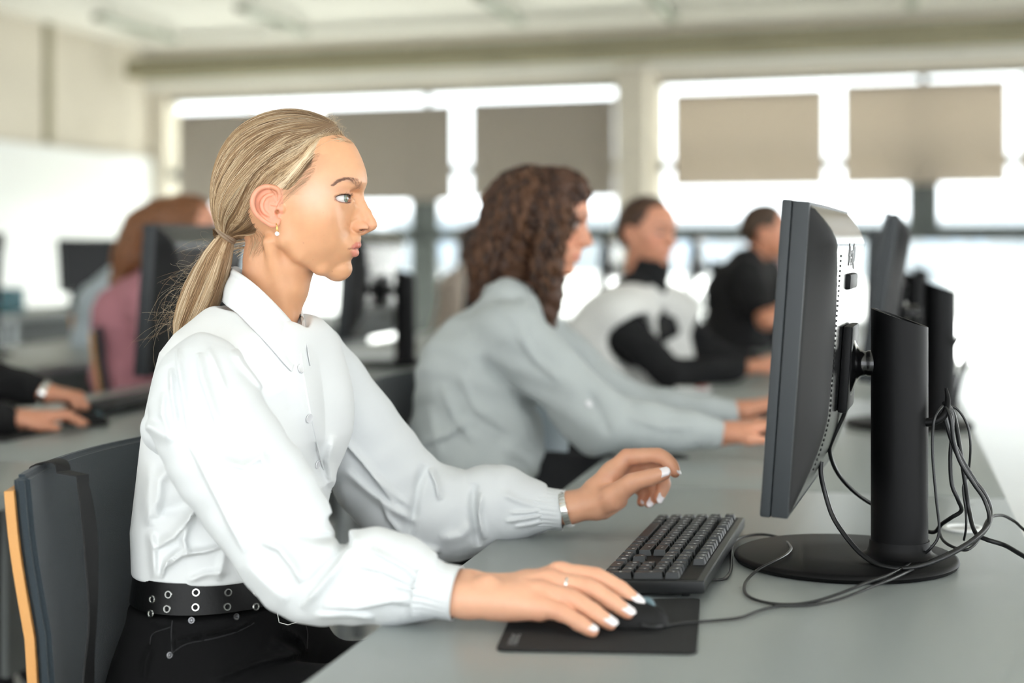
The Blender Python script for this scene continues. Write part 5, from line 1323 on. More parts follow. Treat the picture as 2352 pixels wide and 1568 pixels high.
# ---- belt and jeans
m_leather = mat('black_leather', srgb(8,8,8), .45, spec=.3, bump=.35, bscale=220, bdist=.0008)
m_jeans = mat('black_denim', srgb(13,13,14), .9, spec=.2, bump=.45, bscale=900, var=.15, vscale=400, bdist=.0006)
WC = P(522,1375,2.02)
def ring_pts(py, a, b, n=72, cxp=522, tilt=0.0):
    c = P(cxp, 1, 2.02); c.z = HC-(py-HY)/F*1.885; out = []
    for k in range(n):
        t = 2*math.pi*k/n; out.append(Vector((c.x + TF[0]*a*math.cos(t)+TS[0]*b*math.sin(t), c.y + TF[1]*a*math.cos(t)+TS[1]*b*math.sin(t), c.z + tilt*math.cos(t))))
    return out
def f_jeans(p):
    z = p[:,2]; c = P(522,1,2.02); c.z = HC-(1400-HY)/F*1.885
    x = (p[:,0]-c.x)*TF[0] + (p[:,1]-c.y)*TF[1]; y = (p[:,0]-c.x)*TS[0] + (p[:,1]-c.y)*TS[1]; zc = z-c.z; q = np.stack([x, y, zc], 1)
    zz = [-.20,-.14,-.08,-.03,.012]; a = np.interp(zc, zz, [.125,.128,.118,.105,.1]); b = np.interp(zc, zz, [.185,.185,.172,.155,.146]); xo = np.interp(zc, zz, [-.012,-.010,-.004,0,0])
    rho = ((np.abs(x-xo)/a)**2.3+(np.abs(y)/b)**2.3+1e-9)**(1/2.3); d = (rho-1)*np.minimum(a,b)*.9
    for s, fwd in ((-1, np.array([.42,-.03,.030])),(1, np.array([.44,.10,.080]))):
        h0 = np.array([.03, s*.085, -.155 - (.035 if s > 0 else 0)]); d = smin(d, chain(q, [h0, h0+fwd*.5, h0+fwd], [.086,.078,.066], .03), .03)
        k = h0+fwd; d = smin(d, chain(q, [k, k+np.array([.03,0,-.2]), k+np.array([.0,0,-.44])], [.064,.052,.042], .03), .03)
    px, py = px_of(p)
    d = d - folds(px, py, [([(392,1478),(470,1458),(540,1445),(585,1425)], 5, .004, 1), ([(398,1500),(395,1430)], 3, .0015, 0), ([(640,1440),(690,1470),(700,1500)], 8, .004, 1), ([(620,1470),(680,1500)], 8, .003, 0), ([(350,1480),(335,1520),(330,1560)], 8, .003, 0), ([(480,1568),(600,1520),(700,1500)], 12, .004, 1), ([(345,1430),(390,1425)], 5, .002, 0)])*(p[:,1] < 2.0)
    return smax(d, z-(HC-(1410-HY)/F*1.885)-.004, .004)
JEANS = sdf_obj('jeans', f_jeans, (-.62,1.72,.06), (.16,2.42,.70), .0045, m_jeans, WOMAN)
rt, rb = ring_pts(1336, .103, .148, tilt=-.000), ring_pts(1407, .108, .153)
bm = bmesh.new(); n = len(rt); lay = []
for off in (0, -.004):
    lay.append([[bm.verts.new(p + (p-WC).normalized()*off*Vector((1,1,0)).length) for p in r] for r in (rt, rb)])
for k in range(n):
    k2 = (k+1) % n; bm.faces.new((lay[0][0][k], lay[0][0][k2], lay[0][1][k2], lay[0][1][k])); bm.faces.new((lay[1][0][k2], lay[1][0][k], lay[1][1][k], lay[1][1][k2]))
    for j in (0,1): bm.faces.new((lay[0][j][k], lay[1][j][k], lay[1][j][k2], lay[0][j][k2]))
BELT = bm_obj('belt', bm, m_leather, WOMAN, True, smooth=40)
m_eyelet = mat('steel_eyelet', srgb(215,215,210), .22, metal=1.0)
def belt_f(p):
    z = p[:,2]; c = P(522,1375,2.02); zt, zb = HC-(1336-HY)/F*1.885, HC-(1413-HY)/F*1.885; t = (zt-z)/(zt-zb); a = .103+.005*t; b = .148+.005*t
    x = (p[:,0]-c.x)*TF[0]+(p[:,1]-c.y)*TF[1]; y = (p[:,0]-c.x)*TS[0]+(p[:,1]-c.y)*TS[1]; return (np.sqrt((x/a)**2+(y/b)**2)-1)*.1
for bx, by in ((387,1365),(450,1360),(524,1360),(589,1361),(384,1398),(449,1394),(522,1393),(588,1393),(349,1376),(346,1409),(652,1364),(650,1396)):
    q, d = raycast(belt_f, bx, by, 1.7, 2.3); n_ = grad(belt_f, q); M = Matrix.Translation(q) @ n_.to_track_quat('Z','Y').to_matrix().to_4x4()
    bm = bmesh.new(); lathe(bm, [(.0026,.0002),(.0032,.0014),(.0044,.0014),(.0050,.0002)], 24, M); bm_obj('eyelet', bm, m_eyelet, BELT, True, smooth=50)
    bm = bmesh.new(); lathe(bm, [(0,.0003),(.0027,.0003),(.0027,.0001)], 16, M); bm_obj('eyelet_hole', bm, m_black, BELT, True)
for bx, by in ((440,1424),(543,1416),(390,1504)):
    q, d = raycast(f_jeans, bx, by, 1.6, 2.3); n_ = grad(f_jeans, q); M = Matrix.Translation(q) @ n_.to_track_quat('Z','Y').to_matrix().to_4x4()
    bm = bmesh.new(); lathe(bm, [(0,.0016),(.0014,.0014),(.0018,.0006),(.0026,.0012),(.0038,.0010),(.0042,0)], 24, M); bm_obj('rivet', bm, mat('gunmetal', srgb(110,110,112), .3, metal=1.0), JEANS, True, smooth=50)
for pts in ([(392,1502),(430,1478),(490,1466),(545,1450),(583,1430)], [(396,1500),(394,1455),(396,1425)], [(700,1430),(706,1455),(704,1490)], [(345,1480),(352,1455),(392,1440)]):
    q = []
    for a in pts:
        c, d = raycast(f_jeans, a[0], a[1], 1.6, 2.4); q.append(c + grad(f_jeans, c)*.0004)
    tube_obj('seam', q, .0009, mat('denim_seam', srgb(34,34,36), .8), JEANS, True, 6, 4)
# white buckle pin seen under the sleeve
q, d = raycast(belt_f, 640, 1405, 1.7, 2.3); tube_obj('belt_buckle', [q+Vector((0,-.003,.012)), q+Vector((.001,-.004,-.012)), q+Vector((.022,-.0,-.013)), q+Vector((.022,.003,.012))], .0008, m_eyelet, BELT, True, 8, 2)
# strap hanging over the chair back
CX0 = P(90,1074,1.845)
def strap():
    t = thing('shoulder_strap', 'black bag strap looped over the near end of the chair back', 'strap', P(135,1070,1.83))
    pts = [(88,1240,1.95),(84,1150,1.935),(84,1090,1.92),(98,1074,1.90),(122,1070,1.873),(140,1080,1.850),(148,1110,1.838),(158,1170,1.826),(165,1235,1.818),(168,1300,1.812),(170,1370,1.808),(168,1440,1.804),(162,1510,1.800),(158,1600,1.795),(155,1720,1.79)]
    q = [c + Vector((V[0],V[1],0))*(.024 if i > 28 else .0) + Vector((0,0,.006 if 10 < i < 30 else 0)) for i, c in enumerate(smooth_path([P(*a) for a in pts], 5))]; bm = bmesh.new(); ra, rb_ = [], []
    for i, c in enumerate(q):
        tn = (q[min(i+1,len(q)-1)]-q[max(i-1,0)]).normalized(); w = Vector((U[0],U[1],0))*(.8) + Vector((V[0],V[1],0))*.12*math.sin(i*.2); w = (w-tn*w.dot(tn)).normalized()*.0125; nn = tn.cross(w).normalized()*.0009
        ra.append([bm.verts.new(c+w*s+nn*u_) for s, u_ in ((-1,-1),(-1,1),(1,1),(1,-1))])
    for A_, B_ in zip(ra, ra[1:]):
        for k in range(4): bm.faces.new((A_[k], A_[(k+1)%4], B_[(k+1)%4], B_[k]))
    bm_obj('strap_webbing', bm, m_strap, t, True, smooth=45)
strap()
# ================= the other people =================
def skin_cols_h(h, tint):
    c = np.tile(np.array(tint), (len(h),1)); aw = np.abs(h[:,2]); q = np.stack([h[:,0], h[:,1], aw], 1)
    g = lambda u0, v0, w0, s: np.exp(-(((h[:,0]-u0)**2+(h[:,1]-v0)**2+(aw-w0)**2)/s**2))
    c = _mix(c, srgb(198,96,88)[:3], .8*sstep((4-np.minimum(chain(q, [(820,563,0),(810,566,30),(803,570,41)], [8,5,2.6], 3), chain(q, [(814,580,0),(805,574,30)], [10,6], 3)))/4)*(h[:,0] > 795))
    c = _mix(c, srgb(225,130,105)[:3], .35*g(770,500,80,40)); c = _mix(c, srgb(60,44,38)[:3], .75*np.exp(-((h[:,1]-(418-4*np.cos((aw-60)/20)))/5)**2)*(aw > 22)*(aw < 92)*(h[:,0] > 745))
    c = _mix(c, srgb(50,36,32)[:3], .75*np.exp(-((h[:,1]-453)/5)**2)*(aw > 34)*(aw < 84)*(h[:,0] > 770))
    return c
def frame_of(hc, heading, pitch=0.0, roll=0.0, scale=1.0):
    R_ = Matrix.Rotation(heading, 3, 'Z') @ Matrix.Rotation(pitch, 3, 'Y') @ Matrix.Rotation(roll, 3, 'X')
    A_ = np.array(R_)                                            # columns: forward, left, up
    def to(p): q = (p-np.array(hc, np.float32)) @ A_ / scale; return np.stack([668+q[:,0]/K, 470-q[:,2]/K, -q[:,1]/K], 1).astype(np.float32)
    def back(h): h = np.asarray(h, float); q = np.stack([(h[...,0]-668)*K, -h[...,2]*K, (470-h[...,1])*K], -1)*scale; return q @ A_.T + np.array(hc)
    return to, back
def hand_f(p, wrist, tip, up, side, s=1.0):
    """a relaxed hand: palm, four bent fingers and a thumb"""
    w = np.array(wrist); ax = np.array(tip)-w; L = np.linalg.norm(ax); ax /= L; up = np.array(up)-ax*np.dot(up, ax); up /= np.linalg.norm(up); sd = np.cross(ax, up)*side
    d = chain(p, [w, w+ax*L*.25], [.022*s, .022*s], .01)
    for i, (o, l) in enumerate(((.026,.88),(.009,1.0),(-.009,.95),(-.025,.78))):
        a = w+ax*L*.18+sd*o*.6*s; m = w+ax*L*.52+sd*o*s+up*.008*s; b = w+ax*L*(.52+.26*l)+sd*o*1.15*s+up*.012*s; t = w+ax*L*(.50+.50*l)+sd*o*1.1*s-up*.006*s
        d = smin(d, chain(p, [a, m], [.017*s, .0125*s], .008), .009); d = smin(d, chain(p, [m, b, t], [.0105*s, .0092*s, .007*s], .004), .004)
    a = w+ax*L*.15+sd*.02*s; d = smin(d, chain(p, [a, w+ax*L*.38+sd*.042*s-up*.008*s, w+ax*L*.60+sd*.045*s-up*.012*s], [.015*s,.012*s,.008*s], .006), .006)
    return d
def person(label, head, heading, J, top, hairspec, tint=(212,150,120), pitch=0.05, legs=True, hs=1.0, h=.006, group=None, sleeve_to=1.0, extra=None, hidden_low=None):
    """head = (px,py,depth) of the head centre; J = dict of joints (px,py,depth,radius m)"""
    hc = P(*head); T = thing('person', label, 'person', (hc.x, hc.y, .45), 0, group)
    to, back = frame_of(tuple(hc), heading, pitch, 0, hs)
    tint = srgb(*tint)[:3]; m_sk = mat('skin', (*tint,1), .5, attr='col', sss=.08)
    def fh(p): q = to(p); d = head_f(q, True, True); d = smax(d, q[:,1]-745, 8); return (d*K*hs).astype(np.float32)
    pts = back([(480,240,-150),(880,240,-150),(480,760,-150),(880,760,-150),(480,240,150),(880,240,150),(480,760,150),(880,760,150)]); v, q = nets(fh, pts.min(0), pts.max(0), h*.6, 1)
    parts = [(v, q, skin_cols_h(to(v), tint))]
    g = lambda k: tuple(P(*J[k][:3])); r = lambda k: J[k][3]
    # arms: skin below the sleeve end
    for s in 'RL':
        if 'wr'+s not in J: continue
        sd = 1 if s == 'R' else -1
        def fa(p, s=s, sd=sd):
            d = chain(p, [g('sh'+s), g('el'+s), g('wr'+s)], [.036,.034,.022], .02)
            if 'hd'+s in J: d = smin(d, hand_f(p, g('wr'+s), g('hd'+s), (0,0,1), sd), .01)
            return d
        a = np.array([g(k+s) for k in ('sh','el','wr')] + ([g('hd'+s)] if 'hd'+s in J else [])); v, q = nets(fa, a.min(0)-.07, a.max(0)+.07, h*.62, 1); parts.append((v, q, np.tile(tint, (len(v),1))))
    off = 0; V_, Q_, C_ = [], [], []
    for v, q, c in parts: V_.append(v); Q_.append(q+off); C_.append(c); off += len(v)
    body = mesh_obj('body', np.concatenate(V_), np.concatenate(Q_), m_sk, T, True, smooth=True, cols={'col': np.concatenate(C_)})
    # eyes
    for sg in (1,-1):
        e = back((787,457.5,57*sg)); 
        for nm, rr_, of, mm in (('eye', 21.8*K*hs, 0, m_eyew), ('iris', 10*K*hs, 14*K*hs, m_iris)):
            bm = bmesh.new(); o = np.array(back((787+of/K/hs*.97, 457.5, 57*sg))); bmesh.ops.create_icosphere(bm, subdivisions=3, radius=rr_, matrix=Matrix.Translation(o.tolist())); bm_obj(nm, bm, mm, T, True, smooth=True)
    # clothing
    def ft(p):
        c = [g('nk'), g('ch'), g('wa'), g('hp')]; d = None
        for o in (-.5, .5):
            w_ = np.array(g('shL'))-np.array(g('shR')); w_[2] = 0; cc = [tuple(np.array(a)+w_*o*f_) for a, f_ in zip(c, (.25,.62,.60,.62))]
            e = chain(p, cc, [r('nk'), r('ch'), r('wa'), r('hp')], .04); d = e if d is None else smin(d, e, .06)
        d = smin(d, chain(p, [g('shR'), g('shL')], [r('shR')*.9, r('shL')*.9], .03), .035)
        for s in 'RL':
            if 'wr'+s not in J: continue
            a, b, w_ = np.array(g('sh'+s)), np.array(g('el'+s)), np.array(g('wr'+s))
            if sleeve_to >= 1: e = chain(p, [a, b, b+(w_-b)*.93], [r('sh'+s), r('el'+s), r('wr'+s)], .02)
            else: e = smax(chain(p, [a, a+(b-a)*sleeve_to], [r('sh'+s), r('sh'+s)*.9], .02), np.full(len(p), -1.0, np.float32), .01)
            d = smin(d, e, .018)
        wv = np.sin(p[:,0]*55+p[:,2]*38+2*np.sin(p[:,2]*21))*np.sin(p[:,2]*47-p[:,0]*23+1.5*np.sin(p[:,1]*31)); d = d - .0035*wv
        if 'folds' in J: px, py = px_of(p); d = d - folds(px, py, J['folds'])
        if 'cut' in J: d = smax(d, -(p[:,2]-P(*J['cut'][:3]).z), .01)
        d = smax(d, -(fh(p)-.003), .004) if False else d
        return d
    ks = [k for k in J if k not in ('cut','folds','legup') and not k.startswith('hd')]; a = np.array([g(k) for k in ks]); rm = max(J[k][3] for k in ks)+.05
    tp = sdf_obj(top[0], ft, a.min(0)-rm, a.max(0)+rm, h, top[1], T)
    # hair
    hf, hlo, hhi, hm = hairspec
    fhr = lambda p: (hf(to(p))*K*hs).astype(np.float32)
    c8 = back([(x, y, z) for x in (hlo[0],hhi[0]) for y in (hlo[1],hhi[1]) for z in (hlo[2],hhi[2])]); sdf_obj('hair', fhr, c8.min(0), c8.max(0), h*.7, hm, T)
    if extra: extra(T, ft, g, r, back, tp)
    if legs:
        hp = np.array(g('hp')); f3 = np.array([math.cos(heading*.5+YAW*.5), math.sin(heading*.5+YAW*.5), 0]); s3 = np.array([-f3[1], f3[0], 0])
        def fl(p):
            d = ell(p, hp+np.array([0,0,-.04]), (.15,.17,.12))
            for s in (-1, 1):
                a = hp+s3*s*.09+np.array([0,0,-.06+J.get('legup',0)]); k = a+f3*.40+np.array([0,0,.01]); d = smin(d, chain(p, [a, k, k+f3*.05+np.array([0,0,-.38])], [.088,.066,.045], .03), .03)
            return d
        sdf_obj('trousers', fl, hp+np.array([-.3,-.35,-.52]), hp+np.array([.62,.35,.12]), .012, m_trous, T)
    return T
m_eyew = mat('eye_white', srgb(150,140,135), .2); m_iris = mat('eye_iris', srgb(60,44,34), .2); m_trous = mat('dark_trousers', srgb(24,25,28), .9, var=.1, vscale=30)
def hairm(n, c, stretch=(60,60,8)): return mat(n, srgb(*c), .48, var=.35, vscale=3.0, aniso_stretch=stretch, bump=.5, bscale=4, bdist=.006, detail=3, spec=.4)
m_hair_brown = hairm('brown_curly_hair', (74,48,32)); m_hair_dark = hairm('dark_brown_hair', (70,48,34)); m_hair_short = hairm('short_brown_hair', (74,56,42), (80,80,80)); m_hair_light = hairm('light_brown_hair', (168,128,88)); m_hair_aub = hairm('auburn_hair', (120,78,48))
def hair_pulled(h): return hair_f(h)
def hair_long(h, length=760, wv=4):
    d = np.minimum(hair_f(h), 60) ; d = smin(d, ell(h, (628,430,0), (172,178,150)), 20)
    d = smin(d, chain(h, [(600,470,0),(560,600,0),(530,length,0)], [140,120,70], 20), 25)
    q = np.stack([h[:,0], h[:,1], np.abs(h[:,2])], 1); d = smin(d, chain(q, [(690,430,104),(668,560,112),(640,length-30,100)], [38,42,30], 10), 16)
    d = smax(d, -ell(h, (800,500,0), (92,190,120)), 8)
    return d - wv*np.sin(h[:,1]*.09+h[:,2]*.05)*np.sin(h[:,2]*.13+h[:,0]*.04)
def hair_swept(h):
    d = smin(hair_long(h, 800, 6), chain(h, [(520,420,0),(405,470,0),(320,640,0),(262,800,0)], [150,122,100,52], 30), 30)
    return d - 6*np.sin(h[:,1]*.06+h[:,0]*.05)*np.sin(h[:,2]*.08)
def hair_curly(h):
    q = np.stack([h[:,0], h[:,1], np.abs(h[:,2])], 1)
    d = ell(h, (640,428,0), (180,172,168)); d = smin(d, chain(h, [(600,480,0),(556,620,0),(520,728,0)], [138,128,78], 20), 25)
    d = smin(d, chain(q, [(728,400,96),(722,500,116),(716,620,112),(728,740,92),(736,826,80)], [52,50,52,44,20], 12), 18)
    d = smax(d, -ell(h, (866,560,0), (86,185,118)), 8); d = smin(d, ell(h, (728,338,0), (100,84,116)), 16)
    w = 7.5*np.sin(h[:,1]*.105+1.3*np.sin(h[:,0]*.04)+h[:,2]*.07)*np.sin(h[:,2]*.11+h[:,0]*.085+.8*np.sin(h[:,1]*.05)) + 3*np.sin(h[:,0]*.22+h[:,1]*.17)*np.sin(h[:,2]*.21)
    return (d - w)*.8
def curl_locks(back, T, m, hs=1.0, N=420):
    rr = np.random.RandomState(5); a = rr.uniform(0, 2*np.pi, N); e = rr.uniform(-.2, 1.35, N)
    p = np.stack([640+185*np.cos(e)*np.cos(a), 428-175*np.sin(e), 170*np.cos(e)*np.sin(a)], 1); p = p[(p[:,0] < 770) | (p[:,1] < 330)]; N = len(p); p = project_h(p, hair_curly, np.zeros(N), 3)
    ph, fr, am = rr.uniform(0, 6.28, N), rr.uniform(.75, 1.25, N), rr.uniform(5, 11, N); out = []; steps = rr.uniform(11, 17, N)
    for k in range(30):
        g = np.stack([hair_curly((p+np.eye(3)[j]*2).astype(np.float32))-hair_curly((p-np.eye(3)[j]*2).astype(np.float32)) for j in range(3)], 1); g /= np.linalg.norm(g, axis=1, keepdims=True)+1e-9
        d = np.tile(np.array([-.12, 1.0, 0.0]), (N,1)); d -= (d*g).sum(1)[:,None]*g*.9; d /= np.linalg.norm(d, axis=1, keepdims=True)+1e-9; sd = np.cross(d, g)
        w = ph+k*fr; env = min(1, k/5)
        out.append(p + sd*(np.sin(w)*am*env)[:,None] + g*((np.cos(w)*am*.6+3)*env)[:,None]); p = p + d*steps[:,None]; q = project_h(p, hair_curly, np.zeros(N), 1); mv = np.linalg.norm(q-p, axis=1); p = np.where((mv < 30)[:,None], q, p)
    S_ = back(np.stack(out, 1)); rad = np.interp(np.linspace(0,1,30), [0,.15,.8,1], [.0015,.0040,.0034,.0008])
    base = np.array([np.array(srgb(*c)[:3]) for c in ((42,27,19),(58,38,27),(76,50,35),(96,66,45))])[rr.randint(0,4,N)]
    hairs_mesh('curls', S_, rad, m, T, cols=base, sides=5, kind='stuff')
m_curl = mat('curl_locks', srgb(90,60,40), .5, attr='col', spec=.35)
def hair_short(h):
    s = hair_side(h[:,0], h[:,1]); d = head_f(h, False, False) - (-4+ (10+8*np.exp(-((h[:,0]-740)/80)**2-((h[:,1]-270)/50)**2))*sstep((s+4)/24)); return smax(d, np.maximum(-s-2, h[:,1]-560), 4)
m_grey = mat('grey_cotton', srgb(176,182,181), .9, bump=.2, bscale=500); m_black_top = mat('black_knit', srgb(9,10,12), .9); m_vestw = mat('white_knit', srgb(232,232,228), .9, bump=.3, bscale=200)
m_tee = mat('black_tee', srgb(10,10,11), .9); m_pink = mat('pink_sweater', srgb(176,120,128), .95, bump=.3, bscale=150); m_beige = mat('beige_top', srgb(186,172,158), .9); m_lblue = mat('pale_blue_top', srgb(196,208,214), .9); m_pale_pink = mat('pale_pink_top', srgb(210,176,176), .9)
HB_ = ((380,200,-210),(880,880,210))
# curly-haired woman in the grey shirt
def grey_extra(T, ft, g, r, back, tp):
    for bx, by in ((1352,928),):
        q, d = raycast(ft, bx, by, 2.7, 3.4); bm = bmesh.new(); lathe(bm, [(0,.003),(.007,.003),(.0075,0)], 20, Matrix.Translation(q) @ grad(ft, q).to_track_quat('Z','Y').to_matrix().to_4x4()); bm_obj('button', bm, m_btn, tp, True, smooth=50)
    def col(p):
        a = chain(p, [P(1108,668,3.24), P(1150,672,3.12), P(1200,712,3.08), P(1245,780,3.10)], [.020,.022,.020,.012], .01); return a
    curl_locks(back, [x for x in C.objects if x.parent == T and x.name.startswith('hair')][0] if any(x.parent == T and x.name.startswith('hair') for x in C.objects) else T, m_curl)
    sdf_obj('shirt_collar', col, P(1080,800,3.0)-Vector((.03,.06,.03)), P(1270,640,3.35)+Vector((.03,.05,.03)), .005, m_grey, tp)
    def inner(p): return chain(p, [P(1262,960,3.16), P(1254,1120,3.16)], [.040,.042], .02)
    sdf_obj('undershirt', inner, P(1200,1170,3.0)-Vector((.02,.05,.02)), P(1330,900,3.3)+Vector((.04,.05,.04)), .008, m_lblue, T)
person('person with shoulder-length curly brown hair in a grey shirt, typing', (1240,517,3.20), math.radians(-6),
  dict(nk=(1172,706,3.18,.058), ch=(1118,850,3.20,.112), wa=(1112,1010,3.20,.128), hp=(1105,1130,3.20,.135), shR=(1172,772,3.02,.070), elR=(1372,968,3.0,.060), wrR=(1650,996,3.02,.032), hdR=(1792,985,3.04,.01),
       shL=(1225,765,3.38,.066), elL=(1430,930,3.42,.050), wrL=(1690,945,3.42,.030), hdL=(1810,930,3.42,.01), cut=(1100,1108,3.2), legup=.075, folds=[([(1104,815),(1150,870),(1202,918),(1260,955)],14,-.006,0),([(966,1023),(1030,1000),(1085,965)],12,.005,1),([(1010,880),(1040,960),(1090,1020)],12,.005,1),([(1050,860),(1090,940),(1180,1000)],12,.004,1),([(985,930),(1000,1000),(1010,1060)],12,.004,0),([(1150,1020),(1220,1060),(1240,1100)],12,.004,0),([(1180,760),(1230,830),(1290,880)],12,.004,1),([(1350,900),(1380,950),(1400,1000)],10,-.004,0),([(1440,960),(1520,985),(1600,985)],8,.003,1),([(1130,700),(1180,730),(1220,790)],10,.003,0)]),
  ('shirt', m_grey), (hair_curly, *HB_, m_hair_brown), pitch=.10, h=.0062, extra=grey_extra)
# woman in the white vest over a black roll-neck
def vest_extra(T, ft, g, r, back, tp):
    nk, ch, wa, hp = [np.array(g(k)) for k in ('nk','ch','wa','hp')]; sR, sL = np.array(g('shR')), np.array(g('shL')); w_ = sL-sR; w_[2] = 0
    def vf(p):
        d = None
        for o in (-.5,.5):
            cc = [tuple(a+w_*o*f_) for a, f_ in zip((nk+[0,0,-.07], ch, wa, hp), (.75,.80,.72,.66))]; e = chain(p, cc, [.085,.135,.145,.15], .04); d = e if d is None else smin(d, e, .06)
        d = smin(d, chain(p, [sR+w_*.02+[0,0,.02], nk+[0,0,-.03], sL-w_*.02+[0,0,.02]], [.085,.075,.085], .03), .03)
        d = smax(d, -cap(p, nk+[.0,0,.05], nk+[.06,-.02,-.10], .060, .020), .015)                 # V neck
        for s in 'RL':
            a, b = np.array(g('sh'+s)), np.array(g('el'+s)); d = smax(d, -cap(p, a+(b-a)*.28, b, .085, .095), .015)
        return d
    sdf_obj('vest', vf, (sR+sL)/2-.46, (sR+sL)/2+.34, .009, m_vestw, T)
    def rn(p): return smax(cap(p, nk+[.01,0,-.03], nk+[.035,0,.075], .068, .060), -(p[:,2]-nk[2]+.05), .01)
    sdf_obj('roll_neck', rn, nk-.12, nk+.14, .007, m_black_top, tp)
person('person in a white vest over a black roll-neck, hair tied back', (1484,538,4.92), math.radians(-36),
  dict(nk=(1470,668,4.92,.062), ch=(1462,765,4.95,.098), wa=(1452,900,4.95,.100), hp=(1445,1000,4.95,.11), shR=(1424,748,4.72,.060), elR=(1542,862,4.66,.048), wrR=(1705,846,4.70,.036), hdR=(1806,830,4.74,.01),
       shL=(1556,740,5.08,.056), elL=(1650,825,5.1,.045), wrL=(1740,835,5.1,.034), hdL=(1830,825,5.1,.01)),
  ('roll_neck_top', m_black_top), (hair_pulled, (440,220,-170),(880,640,170), m_hair_dark), tint=(208,146,116), h=.0085, extra=vest_extra)
# man in the black T-shirt
person('person with short brown hair in a black T-shirt, arm bent', (1752,535,6.35), math.radians(8),
  dict(nk=(1722,606,6.35,.070), ch=(1715,668,6.4,.130), wa=(1706,770,6.4,.125), hp=(1700,850,6.4,.14), shR=(1712,634,6.15,.075), elR=(1760,735,6.02,.05), wrR=(1850,680,6.1,.04), hdR=(1890,640,6.15,.01), shL=(1762,630,6.6,.07), elL=(1800,740,6.6,.05), wrL=(1860,740,6.6,.03), hdL=(1890,730,6.6,.01)),
  ('t_shirt', m_tee), (hair_short, (440,220,-170),(880,640,170), m_hair_short), tint=(205,140,108), h=.010, sleeve_to=.62)
person('person in a pale pink top beyond the man in the black T-shirt', (1812,560,8.0), math.radians(-10),
  dict(nk=(1790,618,8.0,.06), ch=(1786,668,8.0,.105), wa=(1780,750,8.0,.11), hp=(1775,820,8.0,.13), shR=(1780,650,7.8,.06), elR=(1820,720,7.8,.05), wrR=(1880,715,7.8,.035), hdR=(1910,712,7.8,.01), shL=(1815,650,8.2,.06), elL=(1850,720,8.2,.05), wrL=(1900,715,8.2,.03), hdL=(1930,712,8.2,.01)),
  ('top', m_pale_pink), (hair_long, *HB_, m_hair_light), tint=(220,160,130), h=.012)
# second row
person('person with long dark hair in a beige top, left of the curly-haired woman', (1096,560,9.00), math.radians(38),
  dict(nk=(1080,618,9.00,.06), ch=(1070,662,9.00,.11), wa=(1060,750,9.00,.115), hp=(1058,820,9.00,.13), shR=(1050,650,8.80,.062), elR=(1050,735,8.75,.05), wrR=(1120,755,8.85,.035), hdR=(1150,752,8.90,.01), shL=(1105,648,9.15,.06), elL=(1130,730,9.20,.05), wrL=(1170,750,9.20,.03), hdL=(1200,748,9.20,.01)),
  ('top', m_beige), (lambda h: hair_long(h, 690, 2), *HB_, m_hair_dark), h=.012)
person('person with long auburn hair in a dusty pink sweater behind a monitor', (432,530,5.35), math.radians(2),
  dict(nk=(365,655,5.35,.075), ch=(332,728,5.4,.128), wa=(330,850,5.4,.128), hp=(348,940,5.4,.14), shR=(342,692,5.15,.085), elR=(400,838,5.05,.062), wrR=(528,842,5.1,.042), hdR=(588,838,5.1,.01), shL=(423,700,5.6,.07), elL=(468,830,5.6,.06), wrL=(558,842,5.6,.03), hdL=(618,838,5.6,.01)),
  ('sweater', m_pink), (hair_swept, (130,200,-230),(880,960,230), m_hair_aub), h=.009)
person('person in a pale blue top beyond the pink sweater, long brown hair', (334,560,6.6), math.radians(-4),
  dict(nk=(282,632,6.6,.06), ch=(258,700,6.6,.105), wa=(246,790,6.6,.11), hp=(246,860,6.6,.13), shR=(258,676,6.45,.062), elR=(258,770,6.4,.05), wrR=(336,790,6.45,.035), hdR=(376,788,6.5,.01), shL=(316,675,6.8,.06), elL=(346,770,6.8,.05), wrL=(396,785,6.8,.03), hdL=(426,780,6.8,.01)),
  ('top', m_lblue), (lambda h: hair_long(h, 740, 4), *HB_, m_hair_dark), h=.011)
# person in black sleeves, only the forearms in the picture
def arms_extra(T, ft, g, r, back, tp):
    band('wrist_watch', P(105,903,3.58), P(130,910,3.58)-P(85,897,3.58), .026, .030, .014, .003, m_silver, parent=T)
    band('wristband', P(12,960,3.40), P(40,962,3.40)-P(-10,958,3.40), .029, .031, .012, .002, mat('pink_band', srgb(228,170,170), .6), parent=T)
person('person in black sleeves at the picture edge, hand on a mouse', (-262,500,3.46), YAW,
  dict(nk=(-330,675,3.46,.06), ch=(-360,800,3.5,.11), wa=(-375,950,3.5,.115), hp=(-380,1080,3.5,.14), shR=(-360,760,3.30,.066), elR=(-190,960,3.26,.055), wrR=(20,962,3.40,.036), hdR=(196,965,3.46,.01), shL=(-280,760,3.68,.06), elL=(-120,850,3.66,.055), wrL=(92,898,3.58,.036), hdL=(198,930,3.58,.01)),
  ('black_top', m_black_top), (lambda h: hair_long(h, 740, 4), *HB_, m_hair_dark), h=.0065, sleeve_to=1.0, extra=arms_extra)
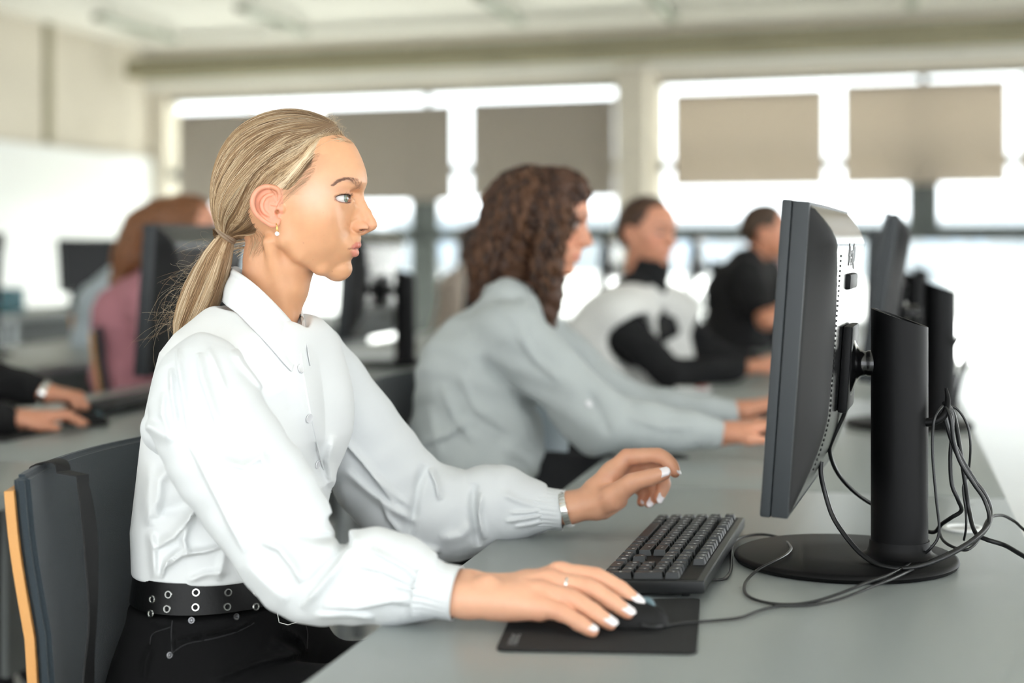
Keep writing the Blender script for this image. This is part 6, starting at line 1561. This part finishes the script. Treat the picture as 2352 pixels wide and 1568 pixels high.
# ================= camera, light, view =================
cam = bpy.data.cameras.new('camera'); co = bpy.data.objects.new('camera', cam); C.objects.link(co)
co.location = (0,0,HC); co.rotation_euler = (math.pi/2,0,0)
cam.sensor_width = 36; cam.lens = F/2352*36; cam.shift_y = (HY-784)/2352; cam.clip_start = .05; cam.clip_end = 300
cam.dof.use_dof = True; cam.dof.focus_distance = 1.985; cam.dof.aperture_fstop = cam.lens/1000/0.026
bpy.context.scene.camera = co
w = bpy.data.worlds.new('World'); bpy.context.scene.world = w; w.use_nodes = True
bg = w.node_tree.nodes['Background']; bg.inputs[0].default_value = (.93,.97,1.0,1); bg.inputs[1].default_value = 1.0
_nt = w.node_tree; _tc = _nt.nodes.new('ShaderNodeTexCoord'); _d = _nt.nodes.new('ShaderNodeVectorMath'); _d.operation = 'DOT_PRODUCT'; _d.inputs[1].default_value = (.80,.45,.40)
_mr = _nt.nodes.new('ShaderNodeMapRange'); _mr.inputs[1].default_value = -1; _mr.inputs[2].default_value = 1; _mr.inputs[3].default_value = .88; _mr.inputs[4].default_value = 1.60   # brighter sky towards the sun side
_nt.links.new(_tc.outputs['Generated'], _d.inputs[0]); _nt.links.new(_d.outputs['Value'], _mr.inputs[0]); _nt.links.new(_mr.outputs[0], bg.inputs[1])
sun = bpy.data.lights.new('sun', 'SUN'); sun.energy = 9.0; sun.angle = math.radians(2.0); sun.color = (1,.99,.97)
so = bpy.data.objects.new('sun', sun); C.objects.link(so); so.rotation_euler = Vector((-.32, -.95, -.62)).to_track_quat('-Z','Y').to_euler()
sc = bpy.context.scene
sc.view_settings.view_transform = 'Standard'; sc.view_settings.look = 'None'; sc.view_settings.gamma = 1; sc.view_settings.use_curve_mapping = False
sc.view_settings.exposure = 1.72
sc.cycles.use_denoising = True; sc.cycles.use_adaptive_sampling = True; sc.cycles.adaptive_threshold = 0.08; sc.cycles.adaptive_min_samples = 12; sc.cycles.max_bounces = 6; sc.cycles.diffuse_bounces = 3; sc.cycles.glossy_bounces = 3; sc.cycles.transparent_max_bounces = 8
sc.cycles.sample_clamp_indirect = 8; sc.cycles.caustics_reflective = False; sc.cycles.caustics_refractive = False
